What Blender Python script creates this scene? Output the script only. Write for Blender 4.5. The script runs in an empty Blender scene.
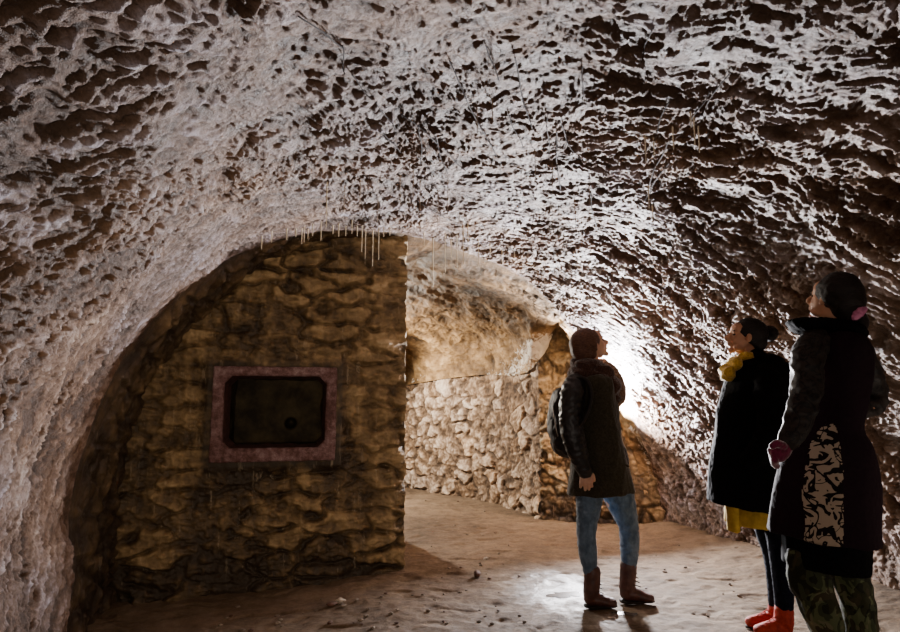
import bpy, bmesh, math, random
import numpy as np
from mathutils import Vector, Matrix
random.seed(7)
SC = bpy.context.scene
COL = SC.collection

# ------------------------------------------------------------------ camera
F = 620.0; PITCH = math.radians(7.7); CH = 1.21
cp, sp_ = math.cos(PITCH), math.sin(PITCH)
def at(px, py, Y):
    """world point seen at pixel (px,py) at world depth Y"""
    a = (px-450)/F; b = (316-py)/F
    dy = cp-b*sp_; dz = sp_+b*cp
    t = Y/dy
    return np.array([a*t, Y, CH+dz*t])
def ray(px, py):
    a = (px-450)/F; b = (316-py)/F
    return np.array([a, cp-b*sp_, sp_+b*cp])
def on_plane(px, py, pt, nrm):
    d = ray(px, py); o = np.array([0, 0, CH])
    t = np.dot(np.array(pt)-o, nrm)/np.dot(d, nrm)
    return o+d*t
def topix(P):
    x, y, z = P[..., 0], P[..., 1], P[..., 2]-CH
    d = y*cp+z*sp_; u = -y*sp_+z*cp
    d = np.where(d < .05, .05, d)
    return 450+F*x/d, 316-F*u/d
cam = bpy.data.cameras.new('camera'); co = bpy.data.objects.new('camera', cam); COL.objects.link(co)
cam.sensor_width = 36; cam.lens = 36*F/900; co.location = (0, 0, CH)
co.rotation_euler = (math.pi/2+PITCH, 0, 0); cam.clip_start = .02
SC.camera = co

# ------------------------------------------------------------------ noise
_rng = np.random.RandomState(3)
_perm = _rng.permutation(256); _perm = np.concatenate([_perm, _perm, _perm])
_g = _rng.normal(size=(256, 3)); _g /= np.linalg.norm(_g, axis=1)[:, None]
def perlin(P):
    sh = P.shape[:-1]; P = P.reshape(-1, 3)
    i = np.floor(P).astype(np.int64); f = P-i; i &= 255
    w = f*f*f*(f*(f*6-15)+10)
    out = 0
    for dx in (0, 1):
        a = _perm[i[:, 0]+dx]; wx = w[:, 0] if dx else 1-w[:, 0]
        for dy in (0, 1):
            b = _perm[a+((i[:, 1]+dy) & 255)]; wy = w[:, 1] if dy else 1-w[:, 1]
            for dz in (0, 1):
                c = _perm[b+((i[:, 2]+dz) & 255)]; wz = w[:, 2] if dz else 1-w[:, 2]
                g = _g[c]
                out = out+wx*wy*wz*(g[:, 0]*(f[:, 0]-dx)+g[:, 1]*(f[:, 1]-dy)+g[:, 2]*(f[:, 2]-dz))
    return (out*1.6).reshape(sh)
def fbm(P, o=4, gain=.5):
    s = 0; a = 1; t = 0
    for k in range(o):
        s = s+a*perlin(P*(2.03**k)+k*17.3); t += a; a *= gain
    return s/t
def ridged(P): return 1-2*np.abs(perlin(P))
def sstep(a, b, x):
    t = np.clip((x-a)/(b-a), 0, 1); return t*t*(3-2*t)
def worley(U, V, seed=0, jit=.85):
    """2D voronoi: returns F1, F2-F1, cell random, second random"""
    iu = np.floor(U).astype(np.int64); iv = np.floor(V).astype(np.int64)
    f1 = np.full(U.shape, 9.); f2 = np.full(U.shape, 9.); r = np.zeros(U.shape)
    for a in (-1, 0, 1):
        for b in (-1, 0, 1):
            cu = iu+a; cv = iv+b
            h = _perm[(_perm[(cu+seed) & 255]+cv) & 255]
            h2 = _perm[(h+71) & 255]; h3 = _perm[(h2+13) & 255]
            pu = cu+.5+jit*(h/255.-.5); pv = cv+.5+jit*(h2/255.-.5)
            d = np.sqrt((U-pu)**2+(V-pv)**2)
            near = d < f1
            f2 = np.where(near, f1, np.minimum(f2, d)); r = np.where(near, h3/255., r); f1 = np.where(near, d, f1)
    return f1, f2-f1, r

# ------------------------------------------------------------------ materials
class NT:
    def __init__(s, name):
        s.m = bpy.data.materials.new(name); s.m.use_nodes = True; s.t = s.m.node_tree; s.t.nodes.clear()
        s.out = s.n('ShaderNodeOutputMaterial'); s.b = s.n('ShaderNodeBsdfPrincipled'); s.l(s.b.outputs[0], s.out.inputs[0])
    def n(s, ty, **k):
        x = s.t.nodes.new(ty)
        for a, b in k.items(): setattr(x, a, b)
        return x
    def l(s, a, b): s.t.links.new(a, b)
    def coord(s, sc=(1, 1, 1), kind='Object'):
        c = s.n('ShaderNodeTexCoord'); m = s.n('ShaderNodeMapping'); m.inputs['Scale'].default_value = sc
        s.l(c.outputs[kind], m.inputs[0]); return m.outputs[0]
    def noise(s, v, scale, detail=4, rough=.55, dist=0):
        x = s.n('ShaderNodeTexNoise'); x.inputs['Scale'].default_value = scale; x.inputs['Detail'].default_value = detail
        x.inputs['Roughness'].default_value = rough; x.inputs['Distortion'].default_value = dist; s.l(v, x.inputs['Vector']); return x.outputs[0]
    def attr(s, name):
        x = s.n('ShaderNodeAttribute'); x.attribute_name = name; return x.outputs['Fac']
    def ramp(s, f, stops):
        x = s.n('ShaderNodeValToRGB'); e = x.color_ramp.elements
        while len(e) < len(stops): e.new(.5)
        for q, (p, c) in zip(e, stops): q.position = p; q.color = (*c, 1) if len(c) == 3 else c
        s.l(f, x.inputs[0]); return x.outputs[0]
    def math(s, op, a, b=None, c=None):
        x = s.n('ShaderNodeMath', operation=op)
        for i, v in enumerate((a, b, c)):
            if v is None: continue
            if isinstance(v, (int, float)): x.inputs[i].default_value = v
            else: s.l(v, x.inputs[i])
        return x.outputs[0]
    def mix(s, f, a, b, bt='MIX'):
        x = s.n('ShaderNodeMix', data_type='RGBA', blend_type=bt)
        for i, v in ((0, f), (6, a), (7, b)):
            if isinstance(v, (int, float)): x.inputs[i].default_value = v
            elif isinstance(v, tuple): x.inputs[i].default_value = (*v, 1)
            else: s.l(v, x.inputs[i])
        return x.outputs[2]
    def bump(s, h, st=.5, dist=.01):
        x = s.n('ShaderNodeBump'); x.inputs['Strength'].default_value = st; x.inputs['Distance'].default_value = dist
        s.l(h, x.inputs['Height']); s.l(x.outputs[0], s.b.inputs['Normal'])
    def set(s, col=None, rough=None, spec=None, metal=None):
        for k, v in (('Base Color', col), ('Roughness', rough), ('Specular IOR Level', spec), ('Metallic', metal)):
            if v is None: continue
            if isinstance(v, (int, float)): s.b.inputs[k].default_value = v
            elif isinstance(v, tuple): s.b.inputs[k].default_value = (*v, 1)
            else: s.l(v, s.b.inputs[k])
        return s.m

def mat_vault():
    n = NT('limewashed_rock'); c = n.coord()
    h = n.attr('h'); big = n.noise(c, 1.3, 3); fine = n.noise(c, 26, 6, .7); mid = n.noise(c, 7, 5, .6, .6)
    f = n.math('ADD', h, n.math('MULTIPLY', n.math('SUBTRACT', fine, .5), .85))
    f = n.math('ADD', f, n.math('MULTIPLY', n.math('SUBTRACT', mid, .5), 1.0))
    sp1 = n.noise(c, 11, 6, .72, .4); f = n.math('ADD', f, n.math('MULTIPLY', n.math('SUBTRACT', sp1, .5), .9))
    col = n.ramp(f, [(.05, (.075, .042, .022)), (.28, (.135, .082, .050)), (.44, (.20, .138, .100)), (.64, (.29, .232, .210)), (.94, (.50, .465, .475))])
    warm = n.ramp(big, [(.38, (1.02, .84, .66)), (.62, (.94, .95, 1.08))])
    col = n.mix(1.0, col, warm, 'MULTIPLY')
    sp2 = n.noise(c, 95, 4, .75); col = n.mix(n.ramp(sp2, [(.30, (.55,)*3), (.48, (0, 0, 0))]), col, (.07, .045, .035))
    n.bump(n.math('ADD', fine, n.math('MULTIPLY', sp2, .6)), 1.0, .020)
    return n.set(col, n.ramp(mid, [(.3, (.42,)*3), (.7, (.75,)*3)]), .4)
def mat_brown():
    n = NT('brown_rock'); c = n.coord()
    h = n.attr('h'); lime = n.attr('lime'); mid = n.noise(c, 2.2, 7, .66, .8); fine = n.noise(c, 28, 5, .65)
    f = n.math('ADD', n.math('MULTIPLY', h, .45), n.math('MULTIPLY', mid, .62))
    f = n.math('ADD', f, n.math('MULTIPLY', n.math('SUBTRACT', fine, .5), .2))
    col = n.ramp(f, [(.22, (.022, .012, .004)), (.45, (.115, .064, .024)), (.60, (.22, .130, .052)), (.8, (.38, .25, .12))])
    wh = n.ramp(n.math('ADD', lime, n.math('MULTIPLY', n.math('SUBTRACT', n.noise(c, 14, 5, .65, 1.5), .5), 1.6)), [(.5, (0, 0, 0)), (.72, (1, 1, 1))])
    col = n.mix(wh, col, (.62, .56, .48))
    n.bump(n.math('ADD', mid, fine), .7, .018)
    return n.set(col, .7, .3)
def mat_block():
    """window wall: damp ochre stone courses, dark seepage"""
    n = NT('ochre_stone_blocks'); c = n.coord()
    h = n.attr('h'); cell = n.attr('cell'); mid = n.noise(c, 3.0, 6, .62, .6); fine = n.noise(c, 30, 6, .7)
    drip = n.noise(n.coord((9, 9, .9)), 1.6, 4, .6)
    f = n.math('ADD', n.math('MULTIPLY', h, .44), n.math('MULTIPLY', mid, .48))
    f = n.math('ADD', f, n.math('MULTIPLY', n.math('SUBTRACT', cell, .5), .10))
    f = n.math('ADD', f, n.math('MULTIPLY', n.math('SUBTRACT', fine, .5), .30))
    f = n.math('ADD', f, n.math('MULTIPLY', n.math('SUBTRACT', drip, .5), .40))
    f = n.math('SUBTRACT', f, n.attr('darkened'))
    col = n.ramp(f, [(.18, (.026, .016, .008)), (.36, (.085, .054, .025)), (.52, (.185, .122, .056)), (.68, (.34, .235, .115)), (.88, (.54, .42, .26))])
    dr2 = n.noise(n.coord((13, 13, 1.1)), 2.1, 5, .7); col = n.mix(n.ramp(dr2, [(.60, (0, 0, 0)), (.72, (.5, .5, .5))]), col, (.42, .34, .24))
    n.bump(n.math('ADD', fine, mid), .8, .014)
    return n.set(col, n.ramp(drip, [(.35, (.4,)*3), (.65, (.75,)*3)]), .4)
def mat_rubble():
    n = NT('pale_rubble_masonry'); c = n.coord()
    h = n.attr('h'); cell = n.attr('cell'); mid = n.noise(c, 4, 5, .6, .4); fine = n.noise(c, 34, 5, .65)
    f = n.math('ADD', n.math('MULTIPLY', h, .62), n.math('MULTIPLY', n.math('SUBTRACT', mid, .5), .6))
    f = n.math('ADD', f, n.math('MULTIPLY', n.math('SUBTRACT', fine, .5), .3))
    col = n.ramp(f, [(.12, (.06, .038, .022)), (.34, (.19, .13, .085)), (.55, (.44, .35, .27)), (.8, (.72, .63, .52))])
    tint = n.ramp(cell, [(0, (.72, .62, .5)), (.4, (1, .95, .88)), (.75, (.85, .82, .8)), (1, (1.1, 1.0, .86))])
    col = n.mix(1.0, col, tint, 'MULTIPLY')
    n.bump(n.math('ADD', fine, mid), .8, .014)
    return n.set(col, .75, .3)
def mat_floor():
    n = NT('trodden_earth_floor'); c = n.coord()
    a = n.noise(c, .9, 5, .6, .4); b = n.noise(c, 7, 6, .68); d = n.noise(c, 45, 5, .7); wet = n.attr('wet')
    f = n.math('ADD', n.math('MULTIPLY', a, .5), n.math('MULTIPLY', b, .5))
    f = n.math('ADD', f, n.math('MULTIPLY', n.math('SUBTRACT', d, .5), .3))
    col = n.ramp(f, [(.3, (.036, .023, .013)), (.45, (.098, .064, .038)), (.58, (.165, .114, .072)), (.75, (.26, .19, .13))])
    col = n.mix(n.math('MULTIPLY', n.attr('h'), .8), (.10, .068, .045), col) if False else col
    w = n.ramp(n.math('ADD', wet, n.math('MULTIPLY', n.math('SUBTRACT', b, .5), 1.1)), [(.42, (0, 0, 0)), (.75, (1, 1, 1))])
    col = n.mix(n.math('MULTIPLY', w, .35), col, (.10, .08, .07))
    n.bump(n.math('ADD', b, n.math('MULTIPLY', d, .5)), .7, .012)
    n.set(col, n.mix(w, (.85,)*3, (.42,)*3), n.mix(w, (.25,)*3, (.5,)*3))
    return n.m
M_vault, M_brown, M_block, M_rubble, M_floor = mat_vault(), mat_brown(), mat_block(), mat_rubble(), mat_floor()

def simple(name, c1, c2, scale=20, rough=.7, spec=.3, metal=0, bump=.3, dist=.004, stretch=(1, 1, 1), detail=4, sheen=0):
    n = NT(name); c = n.coord(stretch); x = n.noise(c, scale, detail, .6)
    col = n.ramp(x, [(.35, c1), (.65, c2)])
    if bump: n.bump(x, bump, dist)
    n.set(col, rough, spec, metal)
    if sheen: n.b.inputs['Sheen Weight'].default_value = sheen; n.b.inputs['Sheen Roughness'].default_value = .4
    return n.m

# ------------------------------------------------------------------ meshes
def mesh_from(name, V, Fq):
    me = bpy.data.meshes.new(name); V = np.ascontiguousarray(V, dtype=np.float32); Fq = np.ascontiguousarray(Fq, dtype=np.int32)
    k = Fq.shape[1]
    me.vertices.add(len(V)); me.vertices.foreach_set('co', V.ravel())
    me.loops.add(Fq.size); me.loops.foreach_set('vertex_index', Fq.ravel())
    me.polygons.add(len(Fq)); me.polygons.foreach_set('loop_start', np.arange(0, Fq.size, k, dtype=np.int32))
    try: me.polygons.foreach_set('loop_total', np.full(len(Fq), k, dtype=np.int32))
    except Exception: pass
    me.polygons.foreach_set('use_smooth', np.ones(len(Fq), dtype=bool))
    me.update(calc_edges=True); me.validate()
    return me
def link(name, me, mat, parent=None):
    o = bpy.data.objects.new(name, me); COL.objects.link(o)
    if mat and not me.materials: me.materials.append(mat)
    if parent:
        o.parent = parent
        o.matrix_parent_inverse = Matrix.Identity(4)
    return o
def sheet(name, P, mat, attrs=None, mask=None, kind='structure', parent=None, flip=False):
    r, c = P.shape[:2]
    idx = np.arange(r*c).reshape(r, c)
    q = np.stack([idx[:-1, :-1], idx[1:, :-1], idx[1:, 1:], idx[:-1, 1:]], -1)
    if flip: q = q[..., ::-1]
    if mask is not None: q = q[mask]
    me = mesh_from(name, P.reshape(-1, 3), q.reshape(-1, 4))
    for k, a in (attrs or {}).items():
        at_ = me.attributes.new(k, 'FLOAT', 'POINT'); at_.data.foreach_set('value', np.ascontiguousarray(a, dtype=np.float32).ravel())
    o = link(name, me, mat, parent)
    if kind and not parent: o['kind'] = kind
    return o
def normals(P, toward):
    du = np.gradient(P, axis=0); dv = np.gradient(P, axis=1)
    n = np.cross(du, dv); n /= np.linalg.norm(n, axis=-1, keepdims=True)+1e-9
    s = np.sign(np.sum(n*(np.array(toward)-P), -1, keepdims=True)); s[s == 0] = 1
    return n*s
def resample(pts, n):
    pts = np.array(pts, float); d = np.r_[0, np.cumsum(np.linalg.norm(np.diff(pts, axis=0), axis=1))]
    t = np.linspace(0, d[-1], n)
    return np.stack([np.interp(t, d, pts[:, k]) for k in range(pts.shape[1])], 1)
def smooth1(A, k):
    for _ in range(k):
        B = A.copy(); B[1:-1] = .25*A[:-2]+.5*A[1:-1]+.25*A[2:]; A = B
    return A

TH = math.radians(18); CT, ST = math.cos(TH), math.sin(TH)
def UV(u, v): return np.stack([u*CT-v*ST, u*ST+v*CT], -1)
def XYuv(x, y): return x*CT+y*ST, -x*ST+y*CT

# ---- floor height
def floor_z(x, y):
    z = -.10*sstep(-.2, -1.6, x)*sstep(6.2, 4.6, y)
    u, v = XYuv(x, y)
    z = z+.07*sstep(3.1, 3.9, u)*sstep(5.6, 5.0, v)+.05*sstep(-.3, -.9, u)*sstep(4.4, 3.6, v)*0
    return z
ys = np.concatenate([np.linspace(-2.2, 2.6, 120), np.linspace(2.6, 6.6, 520)[1:], np.linspace(6.6, 12.5, 260)[1:]])
xs = np.linspace(-5.2, 4.2, 760)
X, Y = np.meshgrid(xs, ys, indexing='ij')
Pf = np.stack([X, Y, np.zeros_like(X)], -1)
b1 = fbm(Pf*1.1, 3); b2 = fbm(Pf*6+9, 3); b3 = perlin(Pf*17+3); b4 = perlin(Pf*38+5)
dents = sstep(.25, .6, perlin(Pf*np.array([5, 8, 1])+31))
Zf = floor_z(X, Y)+.022*b1+.012*b2+.004*b3+.0018*b4-.012*dents
def wetf(cx, cy, rx, ry): return np.exp(-(((X-cx)/rx)**2+((Y-cy)/ry)**2))
wet = np.clip(wetf(.68, 4.25, .36, .45)+.35*wetf(.95, 3.55, .3, .25)+.45*wetf(-.3, 3.5, 1.0, .4), 0, 1)
Zf = Zf*(1-.35*wet)
PUD = [(1.00, 3.74, .06, .035, 'tiny bright puddle just in front of the left boot of the woman in jeans'), (.72, 4.10, .10, .06, 'shallow puddle shining on the floor left of the woman in jeans'),]
for (cx, cy, rx, ry, _l) in PUD:
    m_ = sstep(2.2, 1.3, np.sqrt(((X-cx)/rx)**2+((Y-cy)/ry)**2)); z0 = float(np.sum(Zf*m_)/np.sum(m_)); Zf = Zf*(1-m_)+(z0-.002)*m_
Pf[..., 2] = Zf
sheet('floor', Pf, M_floor, {'wet': wet, 'h': np.clip(.5+b2, 0, 1)}, flip=True)
def fz(x, y):
    i = int(np.clip(np.searchsorted(xs, x), 1, len(xs)-1)); j = int(np.clip(np.searchsorted(ys, y), 1, len(ys)-1))
    return float(Zf[i, j])

# ---- main vault: one continuous sheet, split into wall_left / ceiling / wall_right
EA, EB = UV(np.array(-.83), np.array(3.9)), UV(np.array(3.84), np.array(5.3))
ed = np.array([EB[0]-EA[0], EB[1]-EA[1], 0]); en = np.cross(ed, [0, 0, 1]); en /= np.linalg.norm(en)
edge_px = [(65, 650), (68, 610), (70.5, 583), (69, 545), (70, 514), (79, 467), (98, 405), (125, 357), (152, 323), (187, 289), (228, 258), (276, 241), (303, 234), (344, 230), (399, 233),
           (427, 239), (454, 248), (481, 257), (507, 269), (529, 282), (543, 296), (558, 313), (576, 336), (605, 375), (633, 420), (650, 460), (658, 500), (658, 540)]
e3 = np.array([on_plane(px, py, [EA[0], EA[1], 0], en) for px, py in edge_px])
NS = 1300
E = smooth1(resample(e3, NS), 60)
Epx = topix(E)[0]
eu, ev = XYuv(E[:, 0], E[:, 1])
NV = 900
tv = np.linspace(0, 1, NV)**.9
v0 = -1.6
S = np.empty((NS, NV, 3))
for j, t in enumerate(tv):
    v = v0+(ev-v0)*t
    xy = UV(eu-1.25*sstep(2.35, .6, v)*sstep(.42, .02, np.linspace(0, 1, NS)), v); S[:, j, :2] = xy; S[:, j, 2] = E[:, 2]
side = (np.linspace(0, 1, NS))[:, None]*np.ones((1, NV))   # 0 left foot, 1 right foot
axis_pt = np.stack([*np.moveaxis(UV(np.full_like(side, 1.5), XYuv(S[..., 0], S[..., 1])[1]), -1, 0), np.full_like(side, 1.0)], -1)
N = np.zeros_like(S); dS = np.gradient(S, axis=0); dV = np.gradient(S, axis=1)
N = np.cross(dS, dV); N /= np.linalg.norm(N, axis=-1, keepdims=True)
sg = np.sign(np.sum(N*(axis_pt-S), -1, keepdims=True)); N = N*sg
arc = np.r_[0, np.cumsum(np.hypot(np.diff(eu), np.diff(E[:, 2])))][:, None]*np.ones((1, NV))
vv_ = XYuv(S[..., 0], S[..., 1])[1]
vpr = vv_+.55*np.sqrt((arc-arc.max()*.47)**2+.25)
def rock(P, rugged):
    w = np.stack([perlin(P*2.6+5), perlin(P*2.6+25), perlin(P*2.6+45)], -1)*.10+np.stack([perlin(P*9+5), perlin(P*9+25), perlin(P*9+45)], -1)*.035
    Q = P+w
    K = np.stack([arc*.85, vpr*1.55, 0*arc], -1)+w*1.3       # hand-thrown render dragged round the curve
    mac = fbm(Q*1.25, 3)
    m1 = perlin(Q*4.3+3); m2 = perlin(K*9.0+13); r2 = np.abs(perlin(K*9.5+33)); n3 = perlin(K*20+1); r3 = np.abs(perlin(K*23+2)); n4 = perlin(K*38+8); r4 = np.abs(perlin(Q*44+7)); n5 = perlin(Q*62+4); i3 = perlin(Q*18+71); i4 = np.abs(perlin(Q*31+17))
    patch = sstep(-.15, .35, perlin(Q*1.7+91))
    pit = sstep(.14, .5, perlin(K*6.6+51))
    low = sstep(.05, .45, perlin(Q*1.9+77))
    vein = sstep(.86, .97, 1-np.abs(perlin(Q*1.35+7))*2)*sstep(-.1, .3, perlin(Q*.9+3))
    rgh = .66+.75*sstep(-.32, .38, perlin(Q*1.25+11)+.5*perlin(Q*2.9+19)); rugged = rugged*rgh
    d = .070*mac+rugged*(.018*m1+.011*m2+.012*(r2-.2)+.011*n3+.010*(r3-.2)+.0085*n4+.011*(r4-.2)+.006*n5+.010*i3+.010*(i4-.2)-.016*pit-.010*low)
    h = .43+.26*vein+.10*perlin(Q*1.0+55)+(.45+.5*rgh)*(.14*i3+.25*(i4-.2)+.10*m1+.22*m2+.2*(r2-.2)+.20*n3+.2*(r3-.2)+.17*n4+.10*n5)-.34*pit-.20*low*rugged+.08*mac
    return d, h
rug = .86+.12*sstep(.45, .8, side)
D, Hh = rock(S, rug)
Hh = Hh-.13*sstep(.62, .25, tv)[None, :]*sstep(.08, .35, side)-.11+.03*sstep(.5, .75, side)+.05*sstep(.46, .2, side)-.22*sstep(.62, .72, side)*sstep(.55, .2, tv)[None, :]  # vault colour darkened over near ceiling and top right, in place of shade
# key lamp's glow painted into the colour at the arch's right end, relief smoothed
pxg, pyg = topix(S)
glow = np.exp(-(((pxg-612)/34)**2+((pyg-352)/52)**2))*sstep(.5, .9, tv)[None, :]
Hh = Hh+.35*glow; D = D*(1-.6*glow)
tfade = sstep(0, .985, tv[None, :]); endk = 1-.75*sstep(.988, 1, tv)[None, :]
D = D*endk
S = S+N*D[..., None]
Hh = np.clip(Hh, 0, 1)
cut1, cut2 = int(NS*.30), int(NS*.66)
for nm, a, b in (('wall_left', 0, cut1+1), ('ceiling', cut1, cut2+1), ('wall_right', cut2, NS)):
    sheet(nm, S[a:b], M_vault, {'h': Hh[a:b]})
Ed = S[:, -1].copy()

# ---- window wall plane
WA = np.array([-.325, 4.63]); wa = math.radians(13); wdir = np.array([-math.cos(wa), -math.sin(wa)])
wn = np.array([wdir[1], -wdir[0], 0]);  wn = wn*(-1 if wn[1] > 0 else 1)   # faces camera
def WP(s, z, off=0): return np.stack([WA[0]+wdir[0]*s+wn[0]*off, WA[1]+wdir[1]*s+wn[1]*off, z+0*s], -1)
def win_sz(px, py):
    p = on_plane(px, py, [WA[0], WA[1], 0], wn); return float(np.dot(p[:2]-WA, wdir)), float(p[2])
fr_o = [win_sz(*q) for q in ((213, 367), (337, 367), (337, 460), (211, 462))]
fs0, fs1 = fr_o[1][0], (fr_o[0][0]+fr_o[3][0])/2; fz0, fz1 = (fr_o[2][1]+fr_o[3][1])/2, (fr_o[0][1]+fr_o[1][1])/2
def stones(U, V, su, sv, seed, warp=.25):
    P = np.stack([U, V, 0*U], -1)
    U2 = U+warp*su*fbm(P*3.0+seed, 2)*1.6; V2 = V+warp*sv*fbm(P*3.5+seed+9, 2)*1.6
    row = np.floor(V2/sv); f1, e, r = worley(U2/su+.5*(row % 2)*0, V2/sv, seed, .8)
    return e, r
ns, nz = 560, 620
s_ = np.linspace(0, 2.75, ns); z_ = np.linspace(-.25, 2.75, nz)
Sg, Zg = np.meshgrid(s_, z_, indexing='ij')
PW = WP(Sg, Zg)
e, r = stones(Sg+.10*perlin(np.stack([Sg*5,Zg*9,0*Sg],-1)), Zg+.03*perlin(np.stack([Sg*6,Zg*6,0*Sg+4],-1)), .33, .145, 11, .2)
Q = PW*1.0
vis = sstep(-.35, .3, fbm(Q*1.7+40, 2))
n1 = fbm(Q*2.0, 3); n2 = fbm(Q*8+4, 3); n3 = perlin(Q*26); n4 = perlin(Q*np.array([5, 5, 13])+3); n5 = np.abs(perlin(Q*np.array([8, 8, 15])+23)); n6 = np.abs(perlin(Q*np.array([18, 18, 30])+3))
st = sstep(-.04, .34, e+.22*n2)*(.35+.65*vis)
dW = .042*st+.024*(r-.5)*st+.035*n1+.016*n2+.006*n3+.010*n4+.018*(n5-.2)+.012*(n6-.2)
dW = dW-.05
inwin = sstep(.0, .07, np.maximum(np.maximum(fs0-.03-Sg, Sg-fs1-.03), np.maximum(fz0-.03-Zg, Zg-fz1-.03)))
dW = dW*inwin-.012*(1-inwin)
PW = PW+wn*dW[..., None]
jag = .018*perlin(np.stack([0*z_, z_*9, 0*z_], -1))+.010*perlin(np.stack([0*z_, z_*27, 0*z_], -1))
PW[:, :, :2] += (wdir*1.0)[None, None]*(jag[None, :, None]*np.exp(-Sg/.08)[..., None])
darkened = .30*sstep(.45, -.1, Zg)+.20*sstep(1.7, 2.6, Sg)+.16*sstep(fs0-.25, fs0+.1, Sg)*sstep(fs1+.3, fs1, Sg)*sstep(.15, .0, np.abs(Zg-fz0+.10)-.10)+.12*(1-inwin)  # darker at base, left end and round the frame; paler at right edge
darkened = darkened-.10*sstep(.55, .0, Sg)
hole = (Sg > fs0+.05) & (Sg < fs1-.05) & (Zg > fz0+.05) & (Zg < fz1-.05)
mk = ~(hole[:-1, :-1] & hole[1:, 1:])
hW = np.clip(.42*st+.30*st*(r-.3)+.20+.5*n2+.22*n4+.30*(n5-.2)+.3*(n6-.2)+.12*n3, 0, 1)
sheet('wall_front', PW, M_block, {'h': hW, 'cell': r, 'darkened': darkened}, mask=mk)
# end face and back of that wall (turns away behind its right-hand edge)
nb = 160
bc = np.array([-.46, 5.72])
path = [(WA[0], WA[1]), (bc[0], bc[1]), (bc[0]-.9, bc[1]-.05), (-3.6, 5.3)]
pp = resample(path, 420)
PE = np.empty((420, nz, 3)); PE[..., :2] = pp[:, None]; PE[..., 2] = z_[None]
dn = np.stack([np.gradient(pp[:, 1]), -np.gradient(pp[:, 0])], -1); dn /= np.linalg.norm(dn, axis=1)[:, None]
ee, rr = stones(np.arange(420)[:, None]*.012+0*PE[..., 2], PE[..., 2], .28, .15, 5, .4)
dE = (.03*sstep(.02, .3, ee)+.02*fbm(PE*6, 3)-.03); fd = sstep(0, 14, np.arange(420))[:, None]
PE[..., :2] += dn[:, None]*(dE*fd)[..., None]
PE[:14] += (PW[0][None]-PE[0][None])*(1-np.linspace(0, 1, 14))[:, None, None]
sheet('wall_middle', PE, M_block, {'h': np.clip(.5+.5*sstep(.02, .3, ee)-.25, 0, 1), 'cell': rr, 'darkened': 0*ee})

# ---- arch reveal on the left: from displaced vault edge to the window wall
inner_px = [(108, 650), (108, 610), (113, 560), (115, 501), (125, 446), (146, 385), (180, 337), (221, 296), (255, 268), (289, 246), (312, 235), (360, 228), (403, 229)]
iw = resample([on_plane(px, py, [WA[0], WA[1], 0], wn) for px, py in inner_px], 400)
iL = int(np.argmin(np.abs(Epx-404)+1e3*(np.arange(NS) < NS*.3)))
kk = np.linspace(0, 1, iL+1)
# match by arc length
T = np.stack([np.interp(kk, np.linspace(0, 1, 400), iw[:, c]) for c in range(3)], -1); T = smooth1(T, 25)
nt = 90; tt = np.linspace(0, 1, nt)
A0 = Ed[:iL+1]; A0s = smooth1(A0, 150); wS = sstep(0, .22, tt)[None, :, None]; T[:, :2] += -wn[:2]*.10
R = (A0[:, None]*(1-wS)+A0s[:, None]*wS)*(1-tt)[None, :, None]+T[:, None]*tt[None, :, None]
nR = normals(R, (1.0, 3.0, 1.0))
f_ = (sstep(0, .25, tt))[None, :]*np.ones((iL+1, 1))
er, rr_ = worley(kk[:, None]*20+0*tt, tt[None]*1.6+0*kk[:, None], 3)[1:]
bR = fbm(R*5, 3)
R = R+nR*(f_*(.05*bR+.02*sstep(0, .3, er)+.012*perlin(R*22)))[..., None]
sheet('trim_1', R, M_block, {'h': np.clip(.30+.3*sstep(0, .3, er)+.8*bR, 0, 1), 'cell': rr_, 'darkened': .20+0*bR})  # reveal evenly darkened throughout

# ---- brown vault of the passage beyond (loft from arch edge down to top of the rubble wall)
iA = int(np.argmin(np.abs(Epx-300)+1e3*(np.arange(NS) < NS*.3))); iB = int(np.argmin(np.abs(Epx-560)+1e3*(np.arange(NS) > NS*.85)))
Lc = resample([at(235, 396, 10.3), at(330, 390, 9.7), at(407, 385, 8.8), at(450, 378, 8.15), at(490, 374, 7.5), at(512, 376, 7.05), at(530, 371, 6.6), at(546, 350, 6.5), at(558, 321, 6.42)], iB-iA+1)
Lc = smooth1(Lc, 12)
A1 = Ed[iA:iB+1]; nt = 260; ph = np.linspace(0, math.pi/2, nt); A1s = smooth1(A1, 200)
G = np.empty((iB-iA+1, nt, 3))
for j, p in enumerate(ph):
    w_ = float(sstep(0, .10, np.array(p))); Aq = A1*(1-w_)+A1s*w_
    G[:, j, :2] = Aq[:, :2]+(Lc[:, :2]-Aq[:, :2])*math.sin(p); G[:, j, 2] = Lc[:, 2]+(Aq[:, 2]-Lc[:, 2])*math.cos(p)
nG = normals(G, (0., 5.5, .5))
f_ = np.minimum(sstep(0, .12, ph)[None], 1)*np.ones((G.shape[0], 1))
g1 = fbm(G*2.0+3, 3); g2 = fbm(G*6+2, 4); g3 = perlin(G*24)-1.5*np.abs(perlin(G*13+5))
G = G+nG*(f_*(.09*g1+.035*g2+.008*g3))[..., None]
gx, gy = topix(G)
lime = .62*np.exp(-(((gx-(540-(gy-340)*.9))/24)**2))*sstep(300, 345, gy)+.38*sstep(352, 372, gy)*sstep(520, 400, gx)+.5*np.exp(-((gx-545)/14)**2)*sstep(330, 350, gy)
sheet('ceiling_passage', G, M_brown, {'h': np.clip(.5+.9*g2-.55*sstep(1.25, .35, ph)[None, :], 0, 1), 'lime': np.clip(lime-.05, 0, 1.2)})  # colour darkened toward the arch edge to offset the key lamp's brightness

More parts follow.
